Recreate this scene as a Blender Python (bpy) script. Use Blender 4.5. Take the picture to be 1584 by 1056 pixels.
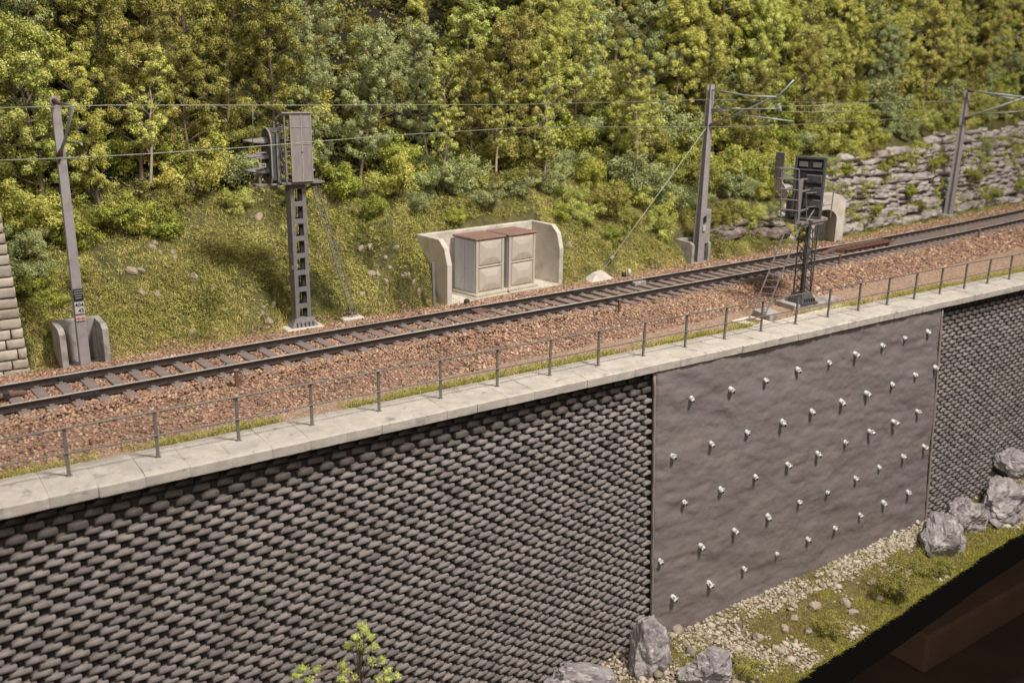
import bpy, math, random
import numpy as np
from mathutils import Vector, Matrix, Euler, noise
S = bpy.context.scene
for o in list(bpy.data.objects): bpy.data.objects.remove(o)
COL = S.collection
rng = np.random.default_rng(7); random.seed(7)

# ------------------------------------------------------------------ camera
CAMP = np.array([0.0, -21.04068, 6.86326]); FPX = 1430.598
YAW, PITCH, ROLL = 0.61758, 0.27962, -0.01721
def cam_axes():
    f = np.array([math.sin(YAW)*math.cos(PITCH), math.cos(YAW)*math.cos(PITCH), -math.sin(PITCH)])
    r = np.array([math.cos(YAW), -math.sin(YAW), 0.0]); d = np.cross(f, r)
    c, s = math.cos(ROLL), math.sin(ROLL)
    return c*r+s*d, -s*r+c*d, f
AR, AD, AF = cam_axes()
cam = bpy.data.cameras.new('camera'); camo = bpy.data.objects.new('camera', cam); COL.objects.link(camo)
M = Matrix(((AR[0], -AD[0], -AF[0], CAMP[0]), (AR[1], -AD[1], -AF[1], CAMP[1]), (AR[2], -AD[2], -AF[2], CAMP[2]), (0, 0, 0, 1)))
camo.matrix_world = M
cam.sensor_width = 36; cam.lens = 36*FPX/1584; cam.clip_start = .5; cam.clip_end = 500
cam.dof.use_dof = True; cam.dof.focus_distance = 26; cam.dof.aperture_fstop = .38
S.camera = camo
# ------------------------------------------------------------------ light
w = bpy.data.worlds.new('World'); S.world = w; w.use_nodes = True
bg = w.node_tree.nodes['Background']; bg.inputs[0].default_value = (1, .9, .8, 1); bg.inputs[1].default_value = .1
def area(name, loc, target, size, power, col):
    l = bpy.data.lights.new(name, 'AREA'); l.shape = 'DISK'; l.size = size; l.energy = power; l.color = col
    o = bpy.data.objects.new(name, l); COL.objects.link(o); o.location = loc
    o.rotation_euler = (Vector(target)-Vector(loc)).to_track_quat('-Z', 'Y').to_euler(); return o
area('ceiling_lamp', (26, -27, 50), (22, 2, 0), 11, 52000, (1, .915, .85))
area('left_fill_light', (-16, -46, 34), (16, 0, 0), 14, 12000, (1, .905, .83))  # unseen soft fill, added to brighten the left-facing sides
S.view_settings.view_transform = 'Standard'; S.view_settings.look = 'None'
S.view_settings.exposure = 0; S.view_settings.gamma = 1
S.render.engine = 'CYCLES'

# ------------------------------------------------------------------ helpers
def ray(u, v): return AR*(u-792)+AD*(v-528)+AF*FPX
def onz(u, v, z): d = ray(u, v); return CAMP+d*((z-CAMP[2])/d[2])
def ony(u, v, y): d = ray(u, v); return CAMP+d*((y-CAMP[1])/d[1])
WB, WY, WZ = .07, -3.6, -.8              # batter, face y and z of the retaining wall
def onwall(u, v, off=0):
    d = ray(u, v); n = np.array([0, 1, -WB]); c = (WY-off)-WB*WZ
    return CAMP+d*((c-n@CAMP)/(n@d))
def wally(z): return WY+WB*(z-WZ)
def yn(x): return .015+.0525*x+(.0015*(x-28)**2 if x > 28 else 0)      # near rail
def lerp(a, b, t): return a+(b-a)*t
def sst(a, b, x):
    t = min(1, max(0, (x-a)/(b-a))); return t*t*(3-2*t)

MATS = {}
def mat(name, c1, c2=None, scale=8, rough=.85, bump=.0, bscale=30, tint=None, metal=0, detail=6, spec=.3, rnd=None, c3=None, s3=1.2, stretch=None, dirt=None, trans=0, bdist=.02):
    """noise-mixed colours; tint = list of colours read from the 'tint' attribute"""
    m = bpy.data.materials.new(name); m.use_nodes = True; nt = m.node_tree; N = nt.nodes; L = nt.links
    b = N['Principled BSDF']; b.inputs['Roughness'].default_value = rough; b.inputs['Metallic'].default_value = metal
    b.inputs['Specular IOR Level'].default_value = spec
    tc = N.new('ShaderNodeTexCoord'); mp = N.new('ShaderNodeMapping'); L.new(tc.outputs['Object'], mp.inputs[0])
    if stretch: mp.inputs['Scale'].default_value = stretch
    def nz(s, d=detail, r=.6):
        n = N.new('ShaderNodeTexNoise'); n.inputs['Scale'].default_value = s; n.inputs['Detail'].default_value = d
        n.inputs['Roughness'].default_value = r; L.new(mp.outputs[0], n.inputs['Vector']); return n
    def ramp(fac, stops):
        r = N.new('ShaderNodeValToRGB'); e = r.color_ramp.elements
        while len(e) < len(stops): e.new(.5)
        for el, (p, c) in zip(e, stops): el.position = p; el.color = (*c, 1)
        L.new(fac, r.inputs[0]); return r
    def mix(fac, a, bb, mode='MIX'):
        x = N.new('ShaderNodeMix'); x.data_type = 'RGBA'; x.blend_type = mode
        for sock, val in ((x.inputs[0], fac), (x.inputs[6], a), (x.inputs[7], bb)):
            if hasattr(val, 'is_linked') or isinstance(val, bpy.types.NodeSocket): L.new(val, sock)
            else: sock.default_value = val if not isinstance(val, tuple) else (*val, 1)[:4]
        return x.outputs[2]
    c2 = c2 or c1
    n1 = nz(scale); col = ramp(n1.outputs[0], [(.35, c1), (.65, c2)]).outputs[0]
    if tint:
        a = N.new('ShaderNodeAttribute'); a.attribute_name = 'tint'
        st = [(i/(len(tint)-1), c) for i, c in enumerate(tint)]
        t = ramp(a.outputs['Fac'], st).outputs[0]
        nn = ramp(n1.outputs[0], [(.3, (.72,)*3), (.7, (1.2,)*3)]).outputs[0]
        col = mix(1.0, t, nn, 'MULTIPLY')
    if c3:
        n3 = nz(s3, 5, .65); f = ramp(n3.outputs[0], [(.5, (0,)*3), (.68, (1,)*3)]).outputs[0]
        col = mix(f, col, c3)
    if dirt:   # (colour, scale, lo, hi)
        n4 = nz(dirt[1], 8, .7); f = ramp(n4.outputs[0], [(dirt[2], (0,)*3), (dirt[3], (1,)*3)]).outputs[0]
        col = mix(f, col, dirt[0])
    if rnd:
        oi = N.new('ShaderNodeObjectInfo'); hs = N.new('ShaderNodeHueSaturation')
        mr = N.new('ShaderNodeMapRange'); L.new(oi.outputs['Random'], mr.inputs[0]); mr.inputs[3].default_value = 1-rnd; mr.inputs[4].default_value = 1+rnd
        mh = N.new('ShaderNodeMapRange'); mm = N.new('ShaderNodeMath'); mm.operation = 'FRACT'; m2 = N.new('ShaderNodeMath'); m2.operation = 'MULTIPLY'
        m2.inputs[1].default_value = 7.31; L.new(oi.outputs['Random'], m2.inputs[0]); L.new(m2.outputs[0], mm.inputs[0]); L.new(mm.outputs[0], mh.inputs[0])
        mh.inputs[3].default_value = .5-rnd*.05; mh.inputs[4].default_value = .5+rnd*.08
        L.new(mh.outputs[0], hs.inputs['Hue']); L.new(mr.outputs[0], hs.inputs['Value']); L.new(col, hs.inputs['Color']); col = hs.outputs[0]
    L.new(col, b.inputs['Base Color'])
    if bump:
        nb = nz(bscale, 8, .65); bp = N.new('ShaderNodeBump'); bp.inputs['Strength'].default_value = bump; bp.inputs['Distance'].default_value = bdist
        L.new(nb.outputs[0], bp.inputs['Height']); L.new(bp.outputs[0], b.inputs['Normal'])
    if trans:
        tr = N.new('ShaderNodeBsdfTranslucent'); L.new(col, tr.inputs[0]); ms = N.new('ShaderNodeMixShader'); ms.inputs[0].default_value = trans
        L.new(b.outputs[0], ms.inputs[1]); L.new(tr.outputs[0], ms.inputs[2]); L.new(ms.outputs[0], N['Material Output'].inputs[0])
    MATS[name] = m; return m

class MB:
    def __init__(s): s.v = []; s.f = []
    def add(s, v, f):
        k = len(s.v); s.v += [tuple(p) for p in v]; s.f += [tuple(i+k for i in q) for q in f]; return s
    def box(s, x0, x1, y0, y1, z0, z1, bev=0, M=None):
        if bev:
            b = min(bev, (x1-x0)*.45, (y1-y0)*.45, (z1-z0)*.45)
            v = []
            for (sx, sy, sz) in [(0,0,0),(1,0,0),(1,1,0),(0,1,0),(0,0,1),(1,0,1),(1,1,1),(0,1,1)]:
                X = (x0, x1)[sx]; Y = (y0, y1)[sy]; Z = (z0, z1)[sz]; dx = b*(1-2*sx); dy = b*(1-2*sy); dz = b*(1-2*sz)
                v += [(X, Y+dy, Z+dz), (X+dx, Y, Z+dz), (X+dx, Y+dy, Z)]
            c = lambda i, k: i*3+k
            f = [[c(0,0),c(4,0),c(7,0),c(3,0)], [c(1,0),c(2,0),c(6,0),c(5,0)], [c(0,1),c(1,1),c(5,1),c(4,1)], [c(3,1),c(7,1),c(6,1),c(2,1)],
                 [c(0,2),c(3,2),c(2,2),c(1,2)], [c(4,2),c(5,2),c(6,2),c(7,2)]]
            for a, bb, k1, k2 in [(0,4,0,1),(1,5,0,1),(2,6,0,1),(3,7,0,1),(0,1,1,2),(3,2,1,2),(4,5,1,2),(7,6,1,2),(0,3,0,2),(1,2,0,2),(4,7,0,2),(5,6,0,2)]:
                f.append([c(a,k1), c(bb,k1), c(bb,k2), c(a,k2)])
            for i in range(8): f.append([c(i,0), c(i,1), c(i,2)])
        else:
            v = [(x0,y0,z0),(x1,y0,z0),(x1,y1,z0),(x0,y1,z0),(x0,y0,z1),(x1,y0,z1),(x1,y1,z1),(x0,y1,z1)]
            f = [(0,3,2,1),(4,5,6,7),(0,1,5,4),(1,2,6,5),(2,3,7,6),(3,0,4,7)]
        if M is not None: v = [M @ Vector(p) for p in v]
        return s.add(v, f)
    def tube(s, pts, r, n=8, cap=True):
        pts = [Vector(p) for p in pts]; R = r if isinstance(r, (list, tuple)) else [r]*len(pts)
        v = []; f = []
        for i, p in enumerate(pts):
            d = (pts[min(i+1, len(pts)-1)]-pts[max(i-1, 0)]).normalized()
            a = d.orthogonal().normalized() if i == 0 else (pa-d*pa.dot(d)).normalized()
            pa = a; b = d.cross(a)
            for k in range(n):
                t = 2*math.pi*k/n; v.append(p+(a*math.cos(t)+b*math.sin(t))*R[i])
        for i in range(len(pts)-1):
            for k in range(n): f.append((i*n+k, i*n+(k+1) % n, (i+1)*n+(k+1) % n, (i+1)*n+k))
        if cap: f.append(tuple(range(n))[::-1]); f.append(tuple((len(pts)-1)*n+k for k in range(n)))
        return s.add(v, f)
    def bar(s, a, b, wx, wy, up=(0, 0, 1)):
        a = Vector(a); b = Vector(b); d = (b-a).normalized(); u = Vector(up)
        if abs(d.dot(u)) > .98: u = Vector((0, 1, 0))
        x = d.cross(u).normalized(); y = x.cross(d)
        v = [p+x*wx/2*i+y*wy/2*j for p in (a, b) for i, j in ((-1,-1),(1,-1),(1,1),(-1,1))]
        return s.add(v, [(0,3,2,1),(4,5,6,7),(0,1,5,4),(1,2,6,5),(2,3,7,6),(3,0,4,7)])
    def prism(s, poly, d0, d1, fn):
        """poly 2-D list; fn(p, depth) -> 3-D"""
        n = len(poly); v = [fn(p, d0) for p in poly]+[fn(p, d1) for p in poly]
        f = [tuple(range(n)), tuple(range(2*n-1, n-1, -1))]+[(i, (i+1) % n+0, (i+1) % n+n, i+n)[::-1] for i in range(n)]
        return s.add(v, f)
    def build(s, name, m, parent=None, smooth=False):
        me = bpy.data.meshes.new(name); me.from_pydata([tuple(p) for p in s.v], [], s.f); me.validate()
        import bmesh
        bm = bmesh.new(); bm.from_mesh(me); bmesh.ops.recalc_face_normals(bm, faces=bm.faces); bm.to_mesh(me); bm.free()
        me.materials.append(m)
        if smooth: me.polygons.foreach_set('use_smooth', [True]*len(me.polygons))
        o = bpy.data.objects.new(name, me); COL.objects.link(o)
        if parent: o.parent = parent
        return o
def tag(o, label=None, cat=None, group=None, kind=None):
    if label: o['label'] = label
    if cat: o['category'] = cat
    if group: o['group'] = group
    if kind: o['kind'] = kind
    return o
def empty(name, loc, rz=0, label=None, cat=None, group=None):
    o = bpy.data.objects.new(name, None); COL.objects.link(o); o.location = loc; o.rotation_euler = (0, 0, rz); o.empty_display_size = .2
    return tag(o, label, cat, group)
def copy_tree(o, parent=None):
    c = o.copy(); COL.objects.link(c); c.parent = parent
    for ch in o.children: copy_tree(ch, c)
    return c
def npmesh(name, V, F, m, tint=None, parent=None, smooth=False):
    V = np.ascontiguousarray(V, dtype=np.float32); F = np.ascontiguousarray(F, dtype=np.int32)
    me = bpy.data.meshes.new(name); me.vertices.add(len(V)); me.vertices.foreach_set('co', V.ravel())
    k = F.shape[1]; me.loops.add(F.size); me.loops.foreach_set('vertex_index', F.ravel())
    me.polygons.add(len(F)); me.polygons.foreach_set('loop_start', np.arange(0, F.size, k, dtype=np.int32))
    me.polygons.foreach_set('loop_total', np.full(len(F), k, dtype=np.int32))
    if smooth: me.polygons.foreach_set('use_smooth', np.ones(len(F), dtype=bool))
    me.update(calc_edges=True)
    if tint is not None:
        a = me.attributes.new('tint', 'FLOAT', 'POINT'); a.data.foreach_set('value', np.ascontiguousarray(tint, dtype=np.float32))
    me.materials.append(m)
    o = bpy.data.objects.new(name, me); COL.objects.link(o)
    if parent: o.parent = parent
    return o
def rotmats(n, r=None):
    r = r or rng; q = r.normal(size=(n, 4)); q /= np.linalg.norm(q, axis=1)[:, None]; a, b, c, d = q.T
    return np.stack([np.stack([1-2*(c*c+d*d), 2*(b*c-a*d), 2*(b*d+a*c)], 1), np.stack([2*(b*c+a*d), 1-2*(b*b+d*d), 2*(c*d-a*b)], 1), np.stack([2*(b*d-a*c), 2*(c*d+a*b), 1-2*(b*b+c*c)], 1)], 1)
ph = (1+5**.5)/2
ICV = np.array([(-1,ph,0),(1,ph,0),(-1,-ph,0),(1,-ph,0),(0,-1,ph),(0,1,ph),(0,-1,-ph),(0,1,-ph),(ph,0,-1),(ph,0,1),(-ph,0,-1),(-ph,0,1)])/1.902
ICF = np.array([(0,11,5),(0,5,1),(0,1,7),(0,7,10),(0,10,11),(1,5,9),(5,11,4),(11,10,2),(10,7,6),(7,1,8),(3,9,4),(3,4,2),(3,2,6),(3,6,8),(3,8,9),(4,9,5),(2,4,11),(6,2,10),(8,6,7),(9,8,1)])
def stones(name, P, R, m, flat=.75):
    n = len(P); V = ICV[None]*(1+rng.uniform(-.28, .28, (n, 12, 1)))+rng.uniform(-.12, .12, (n, 12, 3))
    V = V*rng.uniform(.65, 1.25, (n, 1, 3))
    V = np.einsum('nij,nkj->nki', rotmats(n), V); V[:, :, 2] *= flat
    V = V*R[:, None, None]+P[:, None, :]
    F = ICF[None]+(np.arange(n)*12)[:, None, None]
    return npmesh(name, V.reshape(-1, 3), F.reshape(-1, 3), m, np.repeat(rng.random(n), 12))
def blades(name, P, H, W, lean, m, tint=None, droop=.5):
    n = len(P); a = rng.uniform(0, 2*np.pi, n); b = rng.uniform(0, 2*np.pi, n)
    side = np.stack([np.cos(a), np.sin(a), np.zeros(n)], 1)*W[:, None]*.5
    ld = np.stack([np.cos(b), np.sin(b), np.zeros(n)], 1)
    l = lean*rng.uniform(.2, 1.3, n)[:, None]
    up = np.array([0, 0, 1.0])
    mid = P+(ld*l*.45+up*(1-.25*l))*H[:, None]*.55; tip = P+(ld*l+up*(1-droop*l))*H[:, None]
    V = np.stack([P-side, P+side, mid+side*.8, mid-side*.8, tip+side*.2, tip-side*.2], 1)
    F = np.array([[0,1,2,3],[3,2,4,5]])[None]+(np.arange(n)*6)[:, None, None]
    t = rng.random(n) if tint is None else tint
    return npmesh(name, V.reshape(-1, 3), F.reshape(-1, 4), m, np.repeat(t, 6))
def fbm(x, y, z=0, s=1, o=4):
    return noise.fractal(Vector((x*s, y*s, z*s)), .9, 2.0, o)

# ------------------------------------------------------------------ materials
m_ballast = mat('ballast_stone', (1,1,1), scale=1.4, tint=[(.1,.062,.048), (.25,.152,.108), (.35,.215,.145), (.45,.28,.17), (.3,.2,.155), (.62,.47,.33)], rough=.9)
m_soil = mat('ballast_soil', (.25,.155,.12), (.16,.1,.08), scale=6, bump=.6, bscale=40, c3=(.3,.22,.15), s3=2)
m_path = mat('path_sand', (.36,.25,.18), (.27,.175,.13), scale=3, bump=.7, bscale=50, c3=(.42,.33,.23), s3=5)
m_grit = mat('path_grit', (1,1,1), tint=[(.22,.14,.1), (.38,.27,.2), (.5,.4,.3), (.3,.2,.15)])
m_hill = mat('hill_soil', (.05,.042,.024), (.03,.023,.015), scale=2.5, bump=.8, bscale=14, c3=(.075,.07,.028), s3=1.2)
m_floor = mat('forest_floor', (.02,.016,.011), (.012,.01,.007), scale=2.5, bump=.8, bscale=14)
m_moss0 = mat('slope_turf', (.12,.12,.035), (.07,.062,.028), scale=3.5, bump=.9, bscale=18, c3=(.17,.15,.05), s3=2)
m_grass = mat('grass_fibre', (1,1,1), scale=3, tint=[(.12,.12,.035), (.28,.3,.08), (.5,.48,.12), (.72,.64,.22), (.85,.76,.36), (.6,.56,.16), (.26,.27,.07)], rough=.8, trans=.25)
m_grass2 = mat('verge_grass', (1,1,1), scale=3, tint=[(.28,.29,.06), (.45,.44,.1), (.58,.54,.16), (.35,.38,.07), (.62,.54,.22)], rough=.8, trans=.25)
m_moss = mat('foreground_grass', (1,1,1), scale=3, tint=[(.14,.14,.02), (.32,.32,.04), (.48,.46,.07), (.26,.29,.03), (.6,.53,.14)], rough=.8, trans=.2)
def leafm(n, tints, rnd=.14): return mat(n, (1,1,1), scale=1.6, tint=[(q[0]*1.3, q[1]*1.29, q[2]*1.3) for q in tints], rough=.75, rnd=rnd, trans=.16, spec=.2)
m_leafs = {
 'yellow': leafm('leaf_yellow_green', [(.25,.25,.06), (.38,.38,.09), (.48,.46,.12), (.42,.42,.11), (.6,.57,.21)]),
 'lime': leafm('leaf_light_green', [(.23,.25,.055), (.36,.4,.09), (.46,.49,.13), (.55,.56,.2), (.4,.44,.1)]),
 'sage': leafm('leaf_sage', [(.18,.2,.08), (.28,.32,.13), (.38,.42,.2), (.32,.36,.13), (.48,.5,.27)]),
 'green': leafm('leaf_fresh_green', [(.15,.17,.03), (.25,.28,.045), (.34,.37,.07), (.42,.43,.1), (.22,.24,.05)]),
 'olive': leafm('leaf_dark_olive', [(.14,.13,.035), (.23,.215,.055), (.32,.3,.08), (.27,.26,.07), (.42,.38,.14)])}
m_cover = leafm('slope_cover', [(.2,.2,.055), (.38,.38,.11), (.55,.52,.18), (.3,.33,.08), (.62,.56,.24)])
m_bark = mat('bark', (.24,.19,.14), (.14,.11,.08), scale=14, bump=.4)
m_rail_side = mat('rail_side', (.055,.04,.034), (.035,.027,.024), scale=10, rough=.7)
m_rail_top = mat('rail_head', (.7,.67,.62), (.42,.38,.33), scale=.8, rough=.3, metal=.0, spec=.8)  # pale non-metal base puts the worn steel's silver highlight into the colour
m_sleeper = mat('sleeper', (.24,.205,.19), (.185,.16,.148), scale=12, bump=.3, c3=(.3,.21,.16), s3=2)
m_cast = mat('black_casting', (.03,.028,.027), (.05,.045,.042), scale=20, rough=.6)
m_coping = mat('coping_concrete', (.52,.485,.43), (.42,.39,.345), scale=3, bump=.4, bscale=45, c3=(.36,.34,.3), s3=1.1, dirt=((.2,.18,.16), 2.6, .57, .7), stretch=(1, 1, 2.5))
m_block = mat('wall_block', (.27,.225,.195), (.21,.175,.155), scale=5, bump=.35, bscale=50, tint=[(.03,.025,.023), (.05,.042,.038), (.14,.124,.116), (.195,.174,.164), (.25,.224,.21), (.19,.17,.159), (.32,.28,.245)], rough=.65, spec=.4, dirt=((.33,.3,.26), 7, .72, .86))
m_joint = mat('wall_joint', (.028,.022,.02), (.045,.037,.033), scale=9)
m_plaster = mat('shotcrete', (.218,.19,.182), (.185,.162,.156), scale=1.1, bump=.35, bscale=5, bdist=.06, c3=(.205,.18,.178), s3=.7, stretch=(1, 1, 1.3), detail=9, rough=.7, spec=.35)
m_seam = mat('plaster_seam', (.3,.26,.22), (.22,.19,.16), scale=4, bump=.4)
m_white = mat('white_resin', (.72,.73,.69), (.42,.43,.41), scale=22, bump=.5, bscale=25)
m_hole = mat('black_bore', (.01,.01,.01))
m_pole = mat('mast_grey', (.35,.33,.33), (.3,.28,.28), scale=6, rough=.55, c3=(.27,.24,.23), s3=3)
m_steel = mat('railing_steel', (.21,.195,.175), (.15,.14,.125), scale=10, rough=.5, metal=.2)
m_sig = mat('signal_grey', (.22,.208,.208), (.17,.16,.16), scale=8, rough=.6, dirt=((.28,.26,.24), 12, .6, .8))
m_screen = mat('screen_grey', (.3,.275,.265), (.22,.2,.195), scale=3, rough=.55, stretch=(3, 3, .6), dirt=((.4,.37,.35), 6, .6, .85))
m_dsig = mat('signal_dark', (.1,.1,.105), (.065,.066,.07), scale=8, rough=.5, dirt=((.16,.15,.145), 10, .58, .8))
m_lsig = mat('signal_light_grey', (.4,.38,.36), (.3,.28,.27), scale=10, rough=.5)
m_conc = mat('pale_concrete', (.64,.6,.53), (.56,.525,.46), scale=3, bump=.3, bscale=30, c3=(.43,.4,.34), s3=1.6, dirt=((.28,.25,.2), 2.5, .6, .75))
m_conc2 = mat('grey_concrete', (.42,.395,.37), (.33,.31,.29), scale=4, bump=.4, bscale=30, c3=(.2,.19,.17), s3=2)
m_cab = mat('cabinet_beige', (.55,.51,.43), (.48,.44,.37), scale=3, rough=.7, dirt=((.33,.27,.2), 4, .58, .75), stretch=(1, 1, .5))
m_door = mat('cabinet_blue_grey', (.47,.5,.53), (.42,.44,.47), scale=3, rough=.7, dirt=((.33,.3,.26), 5, .6, .75), stretch=(1, 1, .4))
m_roof = mat('cabinet_roof', (.3,.19,.15), (.24,.155,.125), scale=6, rough=.8, dirt=((.4,.3,.25), 8, .6, .8))
m_wire = mat('green_wire', (.3,.31,.24), (.22,.24,.17), scale=2, rough=.4, metal=.3)
m_tubeg = mat('bracket_green', (.35,.38,.36), (.28,.31,.3), scale=6, rough=.45, metal=.2)
m_ins = mat('insulator_brown', (.16,.08,.05), (.11,.055,.04), rough=.35)
m_rust = mat('rust_stake', (.2,.1,.075), (.13,.07,.055), scale=12)
m_rock = mat('boulder', (.33,.305,.305), (.2,.18,.185), scale=2.2, bump=.7, bscale=9, bdist=.06, c3=(.55,.52,.5), s3=3, detail=9)
m_cliff = mat('cliff_rock', (.55,.5,.47), (.27,.23,.21), scale=2.5, bump=.9, bscale=5, bdist=.08, c3=(.58,.54,.51), s3=2.4, stretch=(1, 1, 2.4), dirt=((.13,.1,.075), 2, .58, .7))
m_rock2 = mat('brown_cliff_rock', (.3,.25,.215), (.15,.12,.1), scale=2.5, bump=.9, bscale=5, bdist=.08, c3=(.4,.36,.33), s3=2.4, dirt=((.09,.07,.05), 2, .5, .65))
m_lstone = mat('loose_stone', (.42,.36,.27), (.3,.25,.19), scale=6, bump=.4)
m_rubble = mat('rubble', (1,1,1), scale=12, tint=[(.25,.21,.16), (.42,.36,.28), (.55,.49,.4), (.33,.27,.2), (.62,.57,.48)], bump=.3)
m_earth = mat('foreground_soil', (.17,.12,.07), (.1,.075,.04), scale=4, bump=.6, c3=(.15,.13,.04), s3=1.5)
m_lwall = mat('beige_stone_wall', (.5,.45,.37), (.42,.38,.32), scale=3, bump=.3, bscale=25, tint=[(.38,.34,.28), (.47,.42,.35), (.54,.49,.41)])
m_lmort = mat('beige_mortar', (.2,.17,.13), (.15,.13,.1))
m_black = mat('black_board', (.006,.006,.006), rough=.9, spec=.05)
m_brown = mat('brown_floor', (.15,.09,.06), (.12,.075,.05), scale=.3)
m_brown2 = mat('brown_timber', (.24,.15,.1), (.2,.12,.08), scale=.5)
m_tray = mat('brown_weathered_timber', (.2,.12,.09), (.13,.08,.065), scale=7, bump=.4)
m_signb = mat('sign_black', (.02,.02,.022)); m_signw = mat('sign_white', (.5,.48,.45)); m_signr = mat('sign_red', (.55,.08,.04)); m_ink = mat('sign_ink', (.02,.02,.02))

# ------------------------------------------------------------------ setting: trackbed and hillside
NI = (15.2, 4.02, math.radians(7.5))      # cabinet refuge: origin and turn
def nloc(x, y):
    c, s = math.cos(NI[2]), math.sin(NI[2]); dx, dy = x-NI[0], y-NI[1]; return dx*c+dy*s, -dx*s+dy*c
def ctop(x): return lerp(2.3, 3.9, min(1, max(0, (x-36)/20)))
def terr(x, y):
    l = y-yn(x)
    if l < -2.1: z = -.62
    elif l < -.85: z = lerp(-.62, -.24, sst(-2.15, -.85, l))
    elif l < 2.3: z = -.24
    elif l < 3.5: z = lerp(-.24, -.42, (l-2.3)/1.2)
    elif l < 3.55: z = -.42
    else:
        k = l-3.55; a_, d_ = nloc(x, y); mo = sst(0, .5, k)*.75*(1-sst(.3, 2.6, max(0, -a_, a_-5.6)))*sst(0, 1.1, d_)*(1-sst(2.0, 4.0, d_))
        g = -.42+1.05*min(k, 2.2)+.82*max(0, k-2.2)+mo+.28*fbm(x, y, 3, .35)*min(1, k/1.5)+.06*fbm(x, y, 8, 1.7)*min(1, k)
        b = sst(33, 36.5, x)
        if b > 0:
            c = -.42+max(0, min(ctop(x)+.4, (l-4.6)*2.6))+max(0, (l-5.9))*.85
            g = lerp(g, c, b)
        z = g
        a, d = nloc(x, y)
        if .05 < a < 5.3 and d < 1.6: z = -.4
        if 3.55 < x < 4.7 and y < 4.35: z = min(z, -.4)
        if 27.2 < x < 28.5 and y < 6.0: z = min(z, -.4)
        if 35.6 < x < 37.6 and y < 7.2: z = min(z, -.4)
        if x < 2.95 and y < 4.7: z = min(z, -.4)
    return z+.012*fbm(x, y, 1, 3)
xs = np.concatenate([np.arange(-3, 40, .13), np.arange(40, 112, .3)])
ys = np.concatenate([np.arange(-2.6, 8.2, .1), np.arange(8.2, 14, .25), np.arange(14, 48, .8)])
def grid(name, xs, ys, fz, m, smooth=True):
    V = np.array([(x, y, fz(x, y)) for x in xs for y in ys]); ny = len(ys)
    i, j = np.meshgrid(np.arange(len(xs)-1), np.arange(ny-1), indexing='ij'); a = (i*ny+j).ravel()
    return npmesh(name, V, np.stack([a, a+ny, a+ny+1, a+1], 1), m, smooth=smooth)
TZ = {}
yb = [y for y in ys if y <= 7.9]
# hill and ballast bed share a seam line 3.7 m behind the near rail
def strip(name, l0, l1, nst, m, xs=xs):
    V = []; 
    for x in xs:
        for k in range(nst+1):
            a = l0(x); b = l1(x); y = lerp(a, b, k/nst); V.append((x, y, terr(x, y)))
    ny = nst+1; i, j = np.meshgrid(np.arange(len(xs)-1), np.arange(nst), indexing='ij'); a = (i*ny+j).ravel()
    return npmesh(name, np.array(V), np.stack([a, a+ny, a+ny+1, a+1], 1), m, smooth=True)
tag(strip('path', lambda x: -2.6, lambda x: yn(x)-2.2, 12, m_path), kind='structure')
tag(strip('ballast_bed', lambda x: yn(x)-2.2, lambda x: yn(x)+3.6, 36, m_soil), kind='structure')
tag(strip('hillside', lambda x: yn(x)+3.6, lambda x: yn(x)+7.5, 46, m_moss0), kind='structure')
tag(strip('hillside', lambda x: yn(x)+7.5, lambda x: yn(x)+44, 56, m_floor, xs[::3] if (len(xs)-1) % 3 == 0 else np.append(xs[::3], xs[-1])), kind='structure')

# ballast stones
def ballast():
    P = []; R = []
    for (x0, x1, dens, r) in ((-1, 12, 470, .032), (12, 26, 330, .037), (26, 42, 170, .049), (42, 66, 65, .072)):
        n = int((x1-x0)*6.1*dens); X = rng.uniform(x0, x1, n); l = rng.uniform(-2.3, 3.75, n)
        keep = rng.random(n) < np.clip((l+2.3+.12*np.sin(X*2.1)+.1*np.sin(X*.7+1))*4, 0, 1)
        X = X[keep]; l = l[keep]
        for x, q in zip(X, l):
            y = yn(x)+q; z = terr(x, y)
            rr = r*rng.uniform(.6, 1.45)
            if -.35 < q < 1.8:                      # between the sleepers: just under their tops
                if q > .05 and q < 1.4 and x > 37 and rng.random() < .0: continue
                z = -.235 if x < 18 else -.28
            elif -.95 < q < 2.2 and x < 20: z = lerp(z, -.185, sst(-.95, -.7, q)*(1-sst(18, 20, x)))
            P.append((x, y, z+rng.uniform(-.2, .9)*rr*.6)); R.append(rr)
    return np.array(P), np.array(R)
P, R = ballast(); tag(stones('ballast', P, R, m_ballast), 'reddish brown crushed stone ballast around the railway track', 'ballast', kind='stuff')
n = 26000; X = rng.uniform(-1, 50, n)**1; Y = rng.uniform(-2.5, 0, n); k = np.array([Y[i] < yn(X[i])-2.0 for i in range(n)])
X = X[k]; Y = Y[k]; P = np.stack([X, Y, np.array([terr(a, b) for a, b in zip(X, Y)])], 1)
tag(stones('path_grit', P, rng.uniform(.012, .03, len(P)), m_grit), 'pale sandy grit scattered along the lineside path', 'grit', kind='stuff')

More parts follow.
